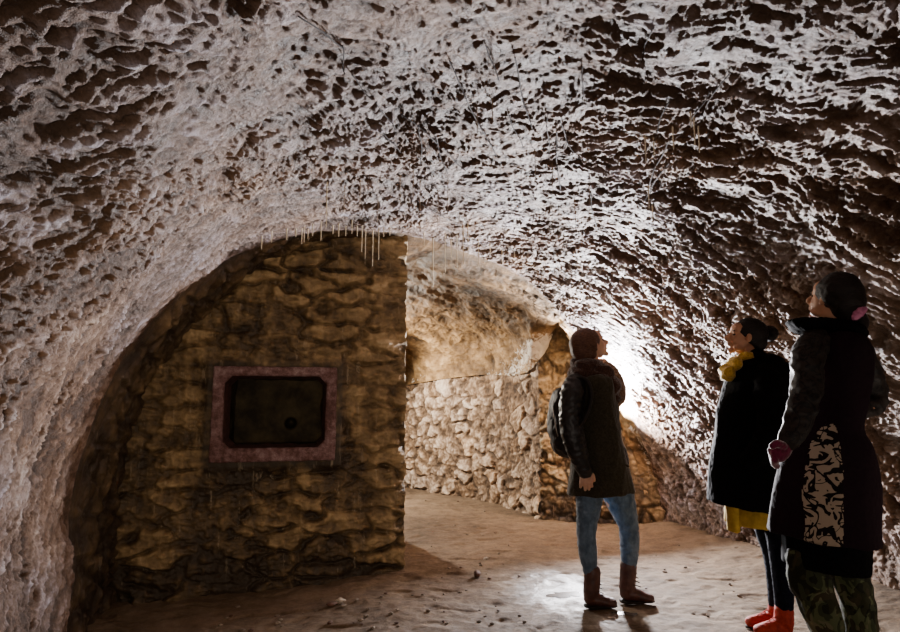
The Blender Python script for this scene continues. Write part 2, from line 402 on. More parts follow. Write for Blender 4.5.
# ---- right return of the arch, meeting the pier
pr_px = [(558, 321, 6.42), (571, 340, 6.36), (597, 380, 6.3), (622, 425, 6.24), (638, 462, 6.2), (648, 500, 6.2), (650, 540, 6.18)]
A2 = Ed[iB:]; T2 = resample([at(*q) for q in pr_px], len(A2)); T2[:, 1] += .06
tt = np.linspace(0, 1, 110)
R2 = A2[:, None]*(1-tt)[None, :, None]+T2[:, None]*tt[None, :, None]
n2_ = normals(R2, (1.0, 5.0, .8)); k2 = fbm(R2*5+6, 3)
R2 = R2+n2_*(sstep(0, .3, tt)[None]*(.05*k2+.012*perlin(R2*20)))[..., None]
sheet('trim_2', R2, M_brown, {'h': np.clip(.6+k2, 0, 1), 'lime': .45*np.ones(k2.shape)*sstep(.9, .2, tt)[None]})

# ---- rubble wall of the passage, and the pier
def masonry(name, path, z0, z1, n, m, su, sv, seed, mat, amp=.045, base=.02, toward=(0, 5, 1), warp=.45, extra=None, cmul=1.0, hb0=.30):
    pp = resample(path, n); pp = smooth1(pp, 3)
    L = np.r_[0, np.cumsum(np.linalg.norm(np.diff(pp, axis=0), axis=1))]
    zz = np.linspace(z0, z1, m)
    P = np.empty((n, m, 3)); P[..., :2] = pp[:, None]; P[..., 2] = zz[None]
    nn = normals(P, toward)
    U = L[:, None]+0*zz; V = zz[None]+0*U
    e, r = stones(U, V, su, sv, seed, warp)
    n1 = fbm(P*1.6+seed, 3); n2 = fbm(P*9+seed, 3); n5 = np.abs(perlin(P*16+seed))
    vis = .35+.65*sstep(-.4, .25, fbm(P*1.9+seed+4, 2))
    st = sstep(.06, .32, e+.14*n2)*(.5+.5*sstep(0, .8, r))*vis
    P = P+nn*(amp*st+base*n2+.05*n1+.02*(n5-.2)+.5*amp*(r-.5)*st+.005*perlin(P*30)-amp*.6)[..., None]
    a = {'h': np.clip(cmul*(hb0+.48*st+.55*n2+.5*(n5-.2)), 0, 1), 'cell': r, 'darkened': np.zeros_like(e)}
    if extra is not None: a['darkened'] = extra(U, V)
    return sheet(name, P, mat, a)
rub_path = [(-4.6, 12.2), (-2.6, 10.6), (-.62, 8.86), (.10, 8.05), (.58, 7.43), (.74, 7.1), (.86, 6.8), (.93, 6.55)]
masonry('wall_back', rub_path, -.2, 1.72, 900, 300, .27, .18, 21, M_rubble, amp=.036, hb0=.36)
masonry('wall_pier', [(.93, 6.56), (1.25, 6.42), (2.3, 6.12)], -.2, 2.35, 240, 380, .34, .22, 33, M_block, amp=.034, hb0=.33, toward=(1, 3, 1), extra=lambda U, V: -.02+.2*sstep(.25, -.05, V))  # pier tone darker towards its foot
# far end of the passage and its inner side, so it is closed off from the black outside
masonry('wall_passage', [(-4.6, 12.2), (-4.4, 8.5), (-3.7, 5.25)], -.2, 2.9, 200, 160, .22, .14, 41, M_rubble, toward=(0, 7, 1))

# ---- embrasure recess behind the iron frame (dark box) = window_1
def box_mesh(name, corners):
    bm = bmesh.new(); vs = [bm.verts.new(c) for c in corners]
    return bm, vs
gi = [(fs0+.02, fz0+.02), (fs1-.02, fz0+.02), (fs1-.02, fz1-.02), (fs0+.02, fz1-.02)]
M_dark = simple('dark_recess_stone', (.018, .014, .009), (.060, .046, .026), 6, .8, .2, bump=.8, dist=.03)  # very dark stone tone for the whole recess
nn_ = 60
rows = []
dep = .62
# sheet going round the reveal: front rim -> back
ring = []
for (a, b) in zip(gi, gi[1:]+gi[:1]):
    for k in range(nn_): ring.append((a[0]+(b[0]-a[0])*k/nn_, a[1]+(b[1]-a[1])*k/nn_))
ring.append(ring[0]); ring = np.array(ring)
cc = ring.mean(0); RP = []
for t in np.linspace(0, 1, 30):
    sc = 1-.18*t; q = cc+(ring-cc)*sc; RP.append(WP(q[:, 0], q[:, 1], -dep*t-.0))
RP = np.array(RP); RP += .02*fbm(RP*8, 2)[..., None]*np.linspace(0, 1, 30)[:, None, None]
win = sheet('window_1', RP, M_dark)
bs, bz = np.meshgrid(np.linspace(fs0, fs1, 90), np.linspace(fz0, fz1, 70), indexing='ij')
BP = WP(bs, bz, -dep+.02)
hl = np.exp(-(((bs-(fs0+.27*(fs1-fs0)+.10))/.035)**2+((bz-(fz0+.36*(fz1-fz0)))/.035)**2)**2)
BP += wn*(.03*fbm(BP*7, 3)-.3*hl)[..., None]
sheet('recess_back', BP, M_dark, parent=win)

# ---- rusty iron frame
n = NT('rusted_purple_iron'); c = n.coord(); x = n.noise(c, 22, 7, .75); y2 = n.noise(c, 4, 4, .6)
f = n.math('ADD', n.math('MULTIPLY', x, .75), n.math('MULTIPLY', y2, .25))
colf = n.ramp(f, [(.33, (.030, .012, .011)), (.45, (.095, .038, .036)), (.56, (.185, .105, .110)), (.70, (.34, .26, .27))])
n.bump(x, .9, .012); M_rust = n.set(colf, .62, .45, .15)
def frame_obj():
    def octo(s0, s1, z0, z1, ch):
        return [(s0+ch, z0), (s1-ch, z0), (s1, z0+ch), (s1, z1-ch), (s1-ch, z1), (s0+ch, z1), (s0, z1-ch), (s0, z0+ch)]
    k = (fs1-fs0)/125.
    o8 = octo(fs0, fs1, fz0, fz1, .006); i8 = octo(fs0+11*k, fs1-12*k, fz0+14*k, fz1-10*k, 7*k)
    root = bpy.data.objects.new('embrasure_frame', None); COL.objects.link(root)
    c = WP(np.array((fs0+fs1)/2), np.array(fz0)); root.location = c
    def part(nm, prof, mat):
        # prof: list of (blend outer->inner or loops, offset)
        loops = []
        for (lp, off) in prof: loops.append(WP(np.array([p[0] for p in lp]), np.array([p[1] for p in lp]), off)-c)
        # subdivide along each loop for irregular edge
        out = []
        for L in loops:
            Lc_ = np.vstack([L, L[:1]]); out.append(resample(Lc_, 400))
        P = np.array(out); P = P+.0035*np.stack([perlin(P*14+c), perlin(P*14+9), perlin(P*14+19)], -1)
        P[:, -1] = P[:, 0]
        return sheet(nm, P, mat, kind=None, parent=root)
    lerp = lambda a, b, t: [(p[0]+(q[0]-p[0])*t, p[1]+(q[1]-p[1])*t) for p, q in zip(a, b)]
    part('face_plate', [(o8, -.05)]+[(lerp(o8, i8, t), o) for t, o in ((0, .02), (0, .045), (.04, .055), (.1, .057), (.2, .058), (.35, .058), (.5, .058), (.65, .058), (.8, .058), (.93, .055), (1, .046))], M_rust)
    i9 = lerp(i8, [( (fs0+fs1)/2, (fz0+fz1)/2)]*8, .05)
    part('inner_lip', [(i8, .046), (i8, .02), (i8, -.05), (i9, -.14), (i9, -.2)], simple('dark_rust', (.03, .012, .010), (.10, .04, .035), 20, .7, .4))
    root['label'] = 'rusty reddish-purple iron frame round the dark opening in the brown wall'; root['category'] = 'frame'
frame_obj()

# ------------------------------------------------------------------ people
class Blob:
    """collects overlapping rounded volumes, then fuses them into one continuous surface"""
    def __init__(s, Y): s.Y = Y; s.k = Y/F; s.V = []; s.Fc = []
    def _grid(s, rings, close=True):
        b = len(s.V); n = len(rings[0])
        for r in rings: s.V.extend([tuple(p) for p in r])
        for i in range(len(rings)-1):
            for j in range(n):
                s.Fc.append((b+i*n+j, b+i*n+(j+1) % n, b+(i+1)*n+(j+1) % n, b+(i+1)*n+j))
        s.Fc.append(tuple(b+j for j in reversed(range(n)))); e = b+(len(rings)-1)*n; s.Fc.append(tuple(e+j for j in range(n)))
    def tube3(s, C, R1, R2, ref=(0, 1, 0), n=20, cap=True, sub=5):
        """C points, R1 radius in the side direction, R2 radius toward ref"""
        C = np.array(C, float); R1 = np.array(R1, float); R2 = np.array(R2, float)
        A = np.c_[C, R1, R2]
        if len(A) > 2 and sub > 1:
            out = []; Ap = np.vstack([2*A[0]-A[1], A, 2*A[-1]-A[-2]])
            for i in range(len(A)-1):
                p0, p1, p2, p3 = Ap[i:i+4]
                for q in range(sub):
                    t = q/sub; out.append(.5*((2*p1)+(-p0+p2)*t+(2*p0-5*p1+4*p2-p3)*t*t+(-p0+3*p1-3*p2+p3)*t**3))
            out.append(A[-1]); A = np.array(out)
        if cap:
            d0 = A[0, :3]-A[1, :3]; d0 /= np.linalg.norm(d0); d1 = A[-1, :3]-A[-2, :3]; d1 /= np.linalg.norm(d1)
            pre = []; post = []
            for t in (.95, .75, .45):
                a = A[0].copy(); a[:3] += d0*min(a[3], a[4])*t; a[3:] *= math.sqrt(1-t*t); pre.append(a)
                a = A[-1].copy(); a[:3] += d1*min(a[3], a[4])*t; a[3:] *= math.sqrt(1-t*t); post.insert(0, a)
            A = np.vstack([pre, A, post])
        T = np.gradient(A[:, :3], axis=0); T /= np.linalg.norm(T, axis=1)[:, None]+1e-9
        rings = []
        ref = np.array(ref, float)
        for a, t in zip(A, T):
            d = ref-t*np.dot(ref, t)
            if np.linalg.norm(d) < .15: d = np.array([1., 0, 0])-t*t[0]
            d /= np.linalg.norm(d); sd = np.cross(t, d)
            rings.append([a[:3]+sd*max(a[3], 1e-4)*math.cos(x)+d*max(a[4], 1e-4)*math.sin(x) for x in np.linspace(0, 2*math.pi, n, endpoint=False)])
        s._grid(rings)
    def tube(s, pts, **k):
        """pts: (px, py, depth offset m, radius px[, depth radius px])"""
        C = [at(p[0], p[1], s.Y+p[2]) for p in pts]
        s.tube3(C, [p[3]*s.k for p in pts], [(p[4] if len(p) > 4 else p[3])*s.k for p in pts], **k); return s
    def ell3(s, c, r, M=None, n=20):
        M = np.eye(3) if M is None else M; rings = []
        for t in np.linspace(.04, math.pi-.04, 13):
            rings.append([np.array(c)+M@np.array([r[0]*math.sin(t)*math.cos(x), r[1]*math.sin(t)*math.sin(x), r[2]*math.cos(t)]) for x in np.linspace(0, 2*math.pi, n, endpoint=False)])
        s._grid(rings)
    def ell(s, px, py, dY, rx, rd, rz, rot=0):
        a = math.radians(rot); M = np.array([[math.cos(a), 0, -math.sin(a)], [0, 1, 0], [math.sin(a), 0, math.cos(a)]])
        s.ell3(at(px, py, s.Y+dY), (rx*s.k, rd*s.k, rz*s.k), M); return s
    def build(s, name, mat, parent, voxel=.006, smooth=4, disp=None, attrs=None, org=None):
        me = bpy.data.meshes.new('tmp'); me.from_pydata([tuple(map(float, v)) for v in s.V], [], s.Fc); me.update()
        bm = bmesh.new(); bm.from_mesh(me); bmesh.ops.recalc_face_normals(bm, faces=bm.faces); bm.to_mesh(me); bm.free()
        o = bpy.data.objects.new('tmp', me); COL.objects.link(o)
        r = o.modifiers.new('r', 'REMESH'); r.mode = 'VOXEL'; r.voxel_size = voxel
        if smooth: q = o.modifiers.new('s', 'SMOOTH'); q.iterations = smooth; q.factor = .5
        dg = bpy.context.evaluated_depsgraph_get(); ev_ = o.evaluated_get(dg)
        m2 = bpy.data.meshes.new_from_object(ev_); bpy.data.objects.remove(o); bpy.data.meshes.remove(me)
        N_ = len(m2.vertices); V = np.empty(N_*3, np.float32); m2.vertices.foreach_get('co', V); V = V.reshape(-1, 3).astype(float)
        Nn = np.empty(N_*3, np.float32); m2.vertices.foreach_get('normal', Nn); Nn = Nn.reshape(-1, 3)
        for k_, fn in (attrs or {}).items():
            a = m2.attributes.new(k_, 'FLOAT', 'POINT'); a.data.foreach_set('value', fn(V, Nn).astype(np.float32))
        if disp: V = V+Nn*disp(V)[:, None]
        if org is None and parent is not None:
            p = parent; org = np.zeros(3)
            while p is not None: org = org+np.array(p.location); p = p.parent
        if org is not None: V = V-org
        m2.vertices.foreach_set('co', V.astype(np.float32).ravel()); m2.polygons.foreach_set('use_smooth', np.ones(len(m2.polygons), bool)); m2.update()
        m2.name = name; m2.materials.clear(); m2.materials.append(mat)
        b = bpy.data.objects.new(name, m2); COL.objects.link(b); b.parent = parent
        return b
def folds(a=.006, f=9, b=.002, st=(1, 1, .45)):
    return lambda V: a*ridged(V*np.array(st)*f+3)+b*perlin(V*45)-a*.4
def fuzz(a=.006, f=60): return lambda V: a*perlin(V*f)+a*.8*perlin(V*f*.4+5)

def skin_mat(name, c):
    n = NT(name); x = n.noise(n.coord(), 30, 3); n.set(n.ramp(x, [(.3, tuple(v*.85 for v in c)), (.7, c)]), .5, .4)
    n.b.inputs['Subsurface Weight'].default_value = .15; n.b.inputs['Subsurface Radius'].default_value = (.01, .004, .002); return n.m
M_skin = skin_mat('skin', (.62, .35, .23)); M_skin2 = skin_mat('skin_warm', (.50, .25, .14))
def hair_mat(name, a, b):
    return simple(name, a, b, 60, .55, .3, bump=.7, dist=.006, stretch=(1, 1, 4))
M_hair1 = hair_mat('brown_hair', (.045, .018, .010), (.13, .055, .032)); M_hair2 = hair_mat('black_hair', (.004, .0025, .002), (.012, .007, .006))
M_olive = simple('olive_wool', (.020, .017, .010), (.040, .034, .021), 90, .9, .15, bump=.4, sheen=.25)
M_leather = simple('black_leather', (.006, .006, .007), (.014, .013, .014), 35, .45, .4, bump=.5, dist=.006)
M_scarf = simple('dark_brown_knit', (.022, .011, .009), (.075, .036, .026), 120, .9, .1, bump=.8, dist=.008, sheen=.4)
M_fur = simple('tan_fur', (.14, .07, .035), (.36, .20, .11), 130, .9, .1, bump=1, dist=.012, sheen=.8)
M_jean = simple('blue_denim', (.060, .095, .145), (.135, .20, .28), 28, .8, .2, bump=.4, stretch=(1, 1, .6), sheen=.3)
M_boot = simple('oxblood_leather', (.045, .014, .010), (.095, .032, .022), 25, .45, .5, bump=.4)
M_sole = simple('dark_rubber', (.010, .008, .007), (.025, .018, .014), 40, .8, .2)
M_black = simple('black_wool', (.0025, .0025, .003), (.006, .006, .007), 90, .95, .06, bump=.3)
M_yellow = simple('mustard_knit', (.42, .25, .02), (.70, .44, .05), 90, .85, .2, bump=.8, dist=.006, sheen=.4)
M_yskirt = simple('mustard_cloth', (.40, .25, .03), (.58, .37, .05), 30, .85, .2, bump=.3)
M_navy = simple('navy_leggings', (.003, .004, .009), (.007, .009, .018), 60, .95, .08, bump=.3)
M_red = simple('red_suede', (.26, .016, .006), (.42, .032, .012), 45, .7, .3, bump=.4)
M_lace = simple('dark_lace', (.03, .015, .012), (.07, .04, .03), 50, .7)
M_redlace = simple('red_lace', (.45, .04, .02), (.6, .08, .04), 50, .7)
M_pink = simple('magenta_knit', (.085, .003, .022), (.16, .006, .045), 80, .8, .3, bump=.5, sheen=1.0)
M_scr = simple('pink_band', (.40, .10, .22), (.62, .22, .38), 60, .7, .3)
M_plum = simple('plum_wool', (.012, .005, .009), (.024, .011, .018), 80, .9, .12, bump=.3, sheen=.15)
M_pack = simple('black_nylon', (.005, .0045, .0045), (.018, .014, .013), 14, .65, .3, bump=.6, dist=.01)
M_metal = simple('buckle_metal', (.25, .22, .2), (.4, .36, .33), 20, .35, .5, .9)
M_eye = simple('eye_dark', (.02, .012, .01), (.05, .03, .02), 20, .15, .6, bump=0)
def floral_nodes(n, c, sc):
    # curling stems and leaves: distorted rings thresholded
    w = n.n('ShaderNodeTexNoise'); w.inputs['Scale'].default_value = sc*.55; w.inputs['Detail'].default_value = 1; w.inputs['Distortion'].default_value = 2.6; n.l(c, w.inputs['Vector'])
    a = n.math('ABSOLUTE', n.math('SUBTRACT', w.outputs[0], .5))
    l1 = n.math('LESS_THAN', a, .030)
    v = n.n('ShaderNodeTexNoise'); v.inputs['Scale'].default_value = sc*1.1; v.inputs['Detail'].default_value = 0; v.inputs['Distortion'].default_value = 3.2; n.l(c, v.inputs['Vector'])
    l2 = n.math('GREATER_THAN', v.outputs[0], .585)
    return n.math('MAXIMUM', l1, l2)
def coat_floral():
    n = NT('plum_coat_with_floral_panel'); c = n.coord(); fl = floral_nodes(n, c, 13)
    base = n.mix(n.noise(c, 70, 3), (.008, .003, .006), (.017, .007, .012))
    pan = n.mix(fl, (.40, .315, .235), (.010, .007, .008))
    n.bump(n.noise(c, 90, 3), .3, .004)
    return n.set(n.mix(n.math('GREATER_THAN', n.attr('panel'), .5), base, pan), .9, .12)
def sleeve_floral():
    n = NT('dark_floral_sleeve'); c = n.coord(); fl = floral_nodes(n, c, 20)
    n.bump(fl, .4, .004)
    return n.set(n.mix(fl, (.018, .0125, .010), (.004, .003, .0035)), .6, .3)
def camo():
    n = NT('dark_camouflage_cloth'); c = n.coord((1, 1, .7)); a = n.noise(c, 13, 2, .5, 1.0); b = n.noise(n.coord((1.1, 1, .8)), 17, 2, .5, 1.2)
    x = n.ramp(a, [(0, (.035, .042, .020)), (.47, (.085, .098, .045)), (.56, (.13, .12, .065))]); x2 = n.ramp(b, [(.44, (1, 1, 1)), (.47, (.32, .28, .25))])
    for nd in n.t.nodes:
        if nd.type == 'VALTORGB': nd.color_ramp.interpolation = 'CONSTANT'
    n.bump(n.noise(c, 40, 3), .3, .005)
    return n.set(n.mix(1.0, x, x2, 'MULTIPLY'), .8, .2)
M_coatf, M_sleevef, M_camo = coat_floral(), sleeve_floral(), camo()

def headframe(fwd_yaw, pitch, roll=0):
    """columns: forward, left, up ; yaw measured from +X towards +Y"""
    a, p = math.radians(fwd_yaw), math.radians(pitch)
    f = np.array([math.cos(a)*math.cos(p), math.sin(a)*math.cos(p), math.sin(p)]); up0 = np.array([0, 0, 1.])
    l = np.cross(up0, f); l /= np.linalg.norm(l); u = np.cross(f, l)
    return np.stack([f, l, u], 1)
def add_head(B, c, M, u):
    e = lambda x, y, z, a, b, d: B.ell3(c+M@(np.array([x, y, z])*u), (a*u, b*u, d*u), M)
    e(-.10, 0, .17, .40, .335, .36); e(.09, 0, -.06, .27, .265, .40); e(.10, 0, -.30, .22, .21, .15)
    e(.28, 0, -.425, .085, .10, .075); e(.20, 0, .17, .17, .25, .2)
    e(.335, 0, -.235, .075, .105, .045); e(.335, 0, -.285, .07, .09, .04); e(.30, 0, .075, .07, .2, .05)
    for s in (-1, 1):
        e(.20, .13*s, -.13, .12, .10, .13); e(.13, .17*s, -.33, .14, .07, .09)
        e(-.03, .315*s, -.03, .075, .04, .13); e(-.01, .335*s, -.12, .035, .03, .045)
    p = lambda x, y, z: c+M@(np.array([x, y, z])*u)
    B.tube3([p(.335, 0, .07), p(.40, 0, -.03), p(.455, 0, -.12), p(.38, 0, -.165)], [.035*u, .042*u, .062*u, .05*u], [.04*u, .05*u, .06*u, .04*u], ref=M[:, 1])
def face_bits(parent, c, M, u, org, hairm):
    def one(nm, x, y, z, a, b, d, mat):
        B = Blob(1); B.ell3(c+M@(np.array([x, y, z])*u), (a*u, b*u, d*u), M, n=14)
        B.build(nm, mat, parent, voxel=.0022, smooth=1, org=org)
    for s in (-1, 1):
        one('eye', .292, .125*s, -.0, .045, .055, .035, M_eye); one('eyebrow', .335, .13*s, .105, .03, .085, .014, hairm)
    one('mouth', .375, 0, -.262, .04, .075, .016, simple('lip', (.30, .09, .07), (.38, .12, .09), 40, .4, bump=0))
def hand(B, w, tips, thumb, palm_r, fr):
    """w wrist, list of (knuckle, mid, tip) px triples"""
    for pts in tips: B.tube([(p[0], p[1], p[2], r) for p, r in zip(pts, (fr*1.1, fr, fr*.95, fr*.8))], n=10, sub=3)
    B.tube([(p[0], p[1], p[2], r) for p, r in zip(thumb, (fr*1.4, fr*1.2, fr))], n=10, sub=3)
def root(label, cat, loc, name='person'):
    o = bpy.data.objects.new(name, None); COL.objects.link(o); o.location = tuple(loc); o['label'] = label; o['category'] = cat; return o
def shoe(Y, pts, sole_y, mat, parent, name, shaft, lacem, k_sole=1.0, lace_pts=None):
    """pts: heel->toe tube; sole under it"""
    B = Blob(Y); B.tube(pts); B.tube(shaft)
    org = np.array(parent.location)
    mid = at((pts[0][0]+pts[-1][0])/2, sole_y, Y+pts[1][2])
    dz = (fz(mid[0], mid[1]) if mid[1] > 3.2 else 0)+.003-(mid[2]-1.6*Y/F)
    B.V = [(v[0], v[1], v[2]+dz) for v in B.V]
    b = B.build(name, mat, parent, voxel=.004, smooth=4, disp=lambda V: .0015*perlin(V*50))
    S_ = Blob(Y)
    x0, x1 = pts[0], pts[-1]
    q = [(x0[0]-np.sign(x1[0]-x0[0])*x0[3]*.75, sole_y, x0[2], 1.6, x0[3]*.8)]+[(p[0], sole_y+(p[1]-x0[1])*.3*0, p[2], 1.6, p[3]*.95+1.2) for p in pts]+[(x1[0]+np.sign(x1[0]-x0[0])*x1[3]*.8, sole_y, x1[2], 1.4, x1[3]*.6)]
    S_.tube(q, sub=3); S_.V = [(v[0], v[1], v[2]+dz) for v in S_.V]; s = S_.build('sole', M_sole, b, voxel=.004, smooth=2, org=org)
    if lace_pts:
        Lb = Blob(Y)
        for (a, c_) in lace_pts: Lb.tube([(*a, .55), ((a[0]+c_[0])/2, (a[1]+c_[1])/2-.3, (a[2]+c_[2])/2-.002, .55), (*c_, .55)], n=8, sub=2)
        Lb.V = [(v[0], v[1], v[2]+dz) for v in Lb.V]
        Lb.build('lace', lacem, b, voxel=.0022, smooth=1, org=org)
    return b

# ---- woman 1: dark parka, jeans, looking up to the right
Y1 = 3.88
g = at(605, 604, Y1); g[2] = fz(g[0], g[1])
P1 = root('woman in a dark olive coat and blue jeans looking up beside the stone pier', 'person', g)
M1 = headframe(12, 24); c1 = at(592, 344.5, Y1-.01); u1 = .212
B = Blob(Y1); add_head(B, c1, M1, u1)
B.tube([(592, 352, 0, 8), (589, 364, 0, 8), (588, 374, 0, 9)])
B.tube([(588, 388, 0, 16, 20), (592, 400, 0, 18, 22), (594, 430, 0, 17, 20), (597, 458, 0, 19, 20), (600, 470, 0, 18, 20)])
B.tube([(574, 388, -.13, 8), (572, 425, -.17, 7), (576, 447, -.18, 6), (584.5, 470, -.17, 4.2)])
B.tube([(600, 386, .14, 8), (604, 425, .18, 7), (618, 452, .14, 6), (623, 463, .08, 4.5)])
B.tube([(584.5, 469, -.17, 3.8, 3), (585.5, 476, -.17, 5.6, 3), (586.3, 480, -.17, 5.2, 2.8)])
fg = []
for i, (x0, x1_, y1_) in enumerate(((581.6, 580.6, 487.2), (585.0, 585.2, 489.8), (588.2, 589.0, 489.4), (590.8, 592.0, 486.4))):
    dd = -.172-.004*i
    B.tube([(x0, 478, dd, 1.75), ((x0+x1_)/2-.2, 483, dd-.006, 1.6), (x1_, y1_, dd+.006, 1.35)], n=10, sub=3)
B.tube([(588.5, 472.5, -.175, 2.0), (592.8, 475, -.185, 1.8), (594.2, 480.5, -.19, 1.5)], n=10, sub=3)
B.tube([(590, 484, -.04, 14), (589, 505, -.04, 10.5), (587, 530, -.05, 8), (588, 550, -.05, 7.5), (591, 580, -.05, 5), (592, 597, -.05, 4.5)])
B.tube([(613, 484, .05, 14), (620, 505, .05, 12), (628, 527, .04, 8), (629.5, 547, .04, 7.8), (629, 576, .04, 5), (629, 596, .04, 4.5)])
B.build('body', M_skin, P1, voxel=.0042, smooth=3)
face_bits(P1, c1, M1, u1, np.array(P1.location), M_hair1)
H = Blob(Y1)
hh = lambda x, y, z, a, b, d: H.ell3(c1+M1@(np.array([x, y, z])*u1), (a*u1, b*u1, d*u1), M1)
hh(-.18, 0, .15, .47, .41, .41); hh(-.36, 0, -.04, .34, .35, .36); hh(-.44, 0, -.24, .26, .26, .26); hh(-.12, .25, .08, .2, .13, .28); hh(-.12, -.25, .08, .2, .13, .28); hh(-.2, 0, -.2, .2, .28, .22)
H.build('hair', M_hair1, P1, voxel=.005, smooth=4, disp=lambda V: .003*ridged(V*np.array([22, 22, 8])))
Cc = Blob(Y1)
Cc.tube([(588, 376, 0, 16, 24), (590, 384, 0, 23, 29), (593, 400, 0, 23.5, 27), (594.5, 425, 0, 24, 25), (597, 450, 0, 25.5, 26), (599, 470, 0, 28.5, 27), (600.8, 493, 0, 32.5, 28)], cap=False, n=28)
ct = Cc.build('coat', M_olive, P1, voxel=.006, smooth=4, disp=folds(.008, 7))
Sl = Blob(Y1); Sl.tube([(575, 385, -.12, 11), (572.5, 396, -.15, 12), (571, 420, -.17, 11), (574, 440, -.18, 10.5), (579, 456, -.18, 9), (585, 471, -.17, 7)], cap=True)
Sl.build('sleeve', M_leather, ct, voxel=.005, smooth=4, disp=folds(.005, 14, .002, (1, 1, 1.6)), org=np.array(P1.location))
Sl = Blob(Y1); Sl.tube([(601, 386, .13, 11), (605, 400, .17, 11), (607, 425, .18, 10), (617, 450, .14, 9), (622, 462, .09, 7)], cap=True)
Sl.build('sleeve', M_leather, ct, voxel=.005, smooth=4, disp=folds(.005, 14, .002, (1, 1, 1.6)), org=np.array(P1.location))
Pk = Blob(Y1); Pk.tube([(616, 461, -.06, 2.2, 10), (625, 465, -.05, 2.2, 10)], n=12); Pk.build('pocket_flap', M_olive, ct, voxel=.004, smooth=3, org=np.array(P1.location))
Sc = Blob(Y1)
for a in ((597, 367, -.05, 9, 8, 6, -20), (588, 365, -.07, 12, 8, 7), (603, 372, -.07, 11, 8, 8, -35), (581, 364, 0, 10, 13, 9), (578, 373, 0, 9, 20, 8), (588, 377, -.06, 15, 10, 11), (600, 379, -.05, 14, 12, 10), (609, 386, -.02, 11, 15, 12), (612, 397, 0, 8, 13, 9), (598, 388, -.08, 14, 8, 9), (596, 372, .08, 15, 10, 9), (586, 368, -.08, 9, 7, 8)): Sc.ell(*a)
Sc.build('scarf', M_scarf, P1, voxel=.006, smooth=4, disp=lambda V: .010*ridged(V*np.array([9, 9, 16])+2)+.002*perlin(V*60))
Fu = Blob(Y1); Fu.tube([(600, 362, .04, 4), (608, 368, .03, 6), (615, 377, .0, 6.5), (619.5, 388, -.02, 6), (621, 398, -.03, 5), (619, 404, -.04, 3)])
Fu.build('fur_trim', M_fur, P1, voxel=.004, smooth=2, disp=fuzz(.006, 70))
J = Blob(Y1)
J.tube([(599, 458, 0, 20, 21), (600, 470, 0, 21, 22)], n=24)
J.tube([(591, 480, -.04, 15), (589.5, 492, -.04, 13.5), (588.5, 508, -.045, 11.5), (586.5, 530, -.05, 9.3), (587.5, 550, -.05, 8.8), (590.5, 573, -.05, 6.4)], cap=False)
J.tube([(612, 480, .05, 16), (618, 494, .05, 15), (623, 508, .045, 13), (628.5, 527, .04, 9.7), (629.5, 547, .04, 9), (629, 571, .04, 6.8)], cap=False)
J.build('jeans', M_jean, P1, voxel=.005, smooth=3, disp=folds(.004, 20, .0015, (1, 1, 1.6)))
shoe(Y1, [(590.5, 597.5, -.05, 6.6, 6.5), (598, 598.5, -.055, 6.2, 6.5), (606, 600.3, -.06, 4.8, 6.5), (613, 601.3, -.065, 3.8, 5.8)], 604.5, M_boot, P1, 'boot', [(592.3, 570.5, -.05, 7.8), (592, 580, -.05, 7.8), (591, 592, -.05, 7.6)], M_lace,
     lace_pts=[((597.5, 577+4.4*i, -.085), (600+1.1*i, 579+4.4*i, -.04)) for i in range(4)])
shoe(Y1, [(626.5, 595, .04, 6.8, 6.5), (635, 596.5, .03, 6.2, 6.5), (644, 599, .02, 4.7, 6.5), (650.5, 600.5, .012, 3.7, 5.8)], 603.2, M_boot, P1, 'boot', [(628.5, 567.5, .04, 8), (628, 578, .04, 7.8), (627, 590, .04, 7.6)], M_lace,
     lace_pts=[((634, 574+4.4*i, .0), (637+1.3*i, 576+4.4*i, .05)) for i in range(4)])
# backpack she wears (its own thing)
BK = root('small black backpack worn by the woman in the olive coat', 'backpack', at(560, 452, Y1+.03), 'backpack')
b = Blob(Y1+.02); b.tube([(562, 397, 0, 9.5, 17), (559, 410, 0, 10, 21), (559, 430, 0, 10.5, 22), (563, 446, 0, 10, 20), (568, 451, 0, 7, 16)], n=28)
pb = b.build('pack_body', M_pack, BK, voxel=.005, smooth=3, disp=folds(.007, 12, .002, (1, 1, 1)))
b = Blob(Y1+.02); b.tube([(552, 420, 0, 4, 15), (553, 432, 0, 5, 16), (557, 443, 0, 4, 14)], n=20); b.build('front_pocket', M_pack, BK, voxel=.004, smooth=3)
for dy in (-.15, .12):
    b = Blob(Y1); b.tube([(566, 396, dy, 2.2, 4), (575, 379, dy, 2.2, 4), (587, 381, dy*1.2, 2.2, 4), (591, 398, dy*1.35, 2, 4), (584, 420, dy*1.45, 1.8, 3.5), (570, 436, dy*1.2, 1.8, 3)], n=12); b.build('shoulder_strap', M_pack, BK, voxel=.004, smooth=2)
b = Blob(Y1); b.tube([(560, 396, 0, 1.3), (563, 390, 0, 1.3), (568, 391, 0, 1.3), (569, 396, 0, 1.3)], n=10); b.build('carry_loop', M_pack, BK, voxel=.003, smooth=1)
b = Blob(Y1); b.tube([(553, 408, -.09, .5, 1), (556, 428, -.12, .5, 1), (558, 436, -.11, .5, 1)], n=8); b.build('zip', M_metal, BK, voxel=.0025, smooth=1)

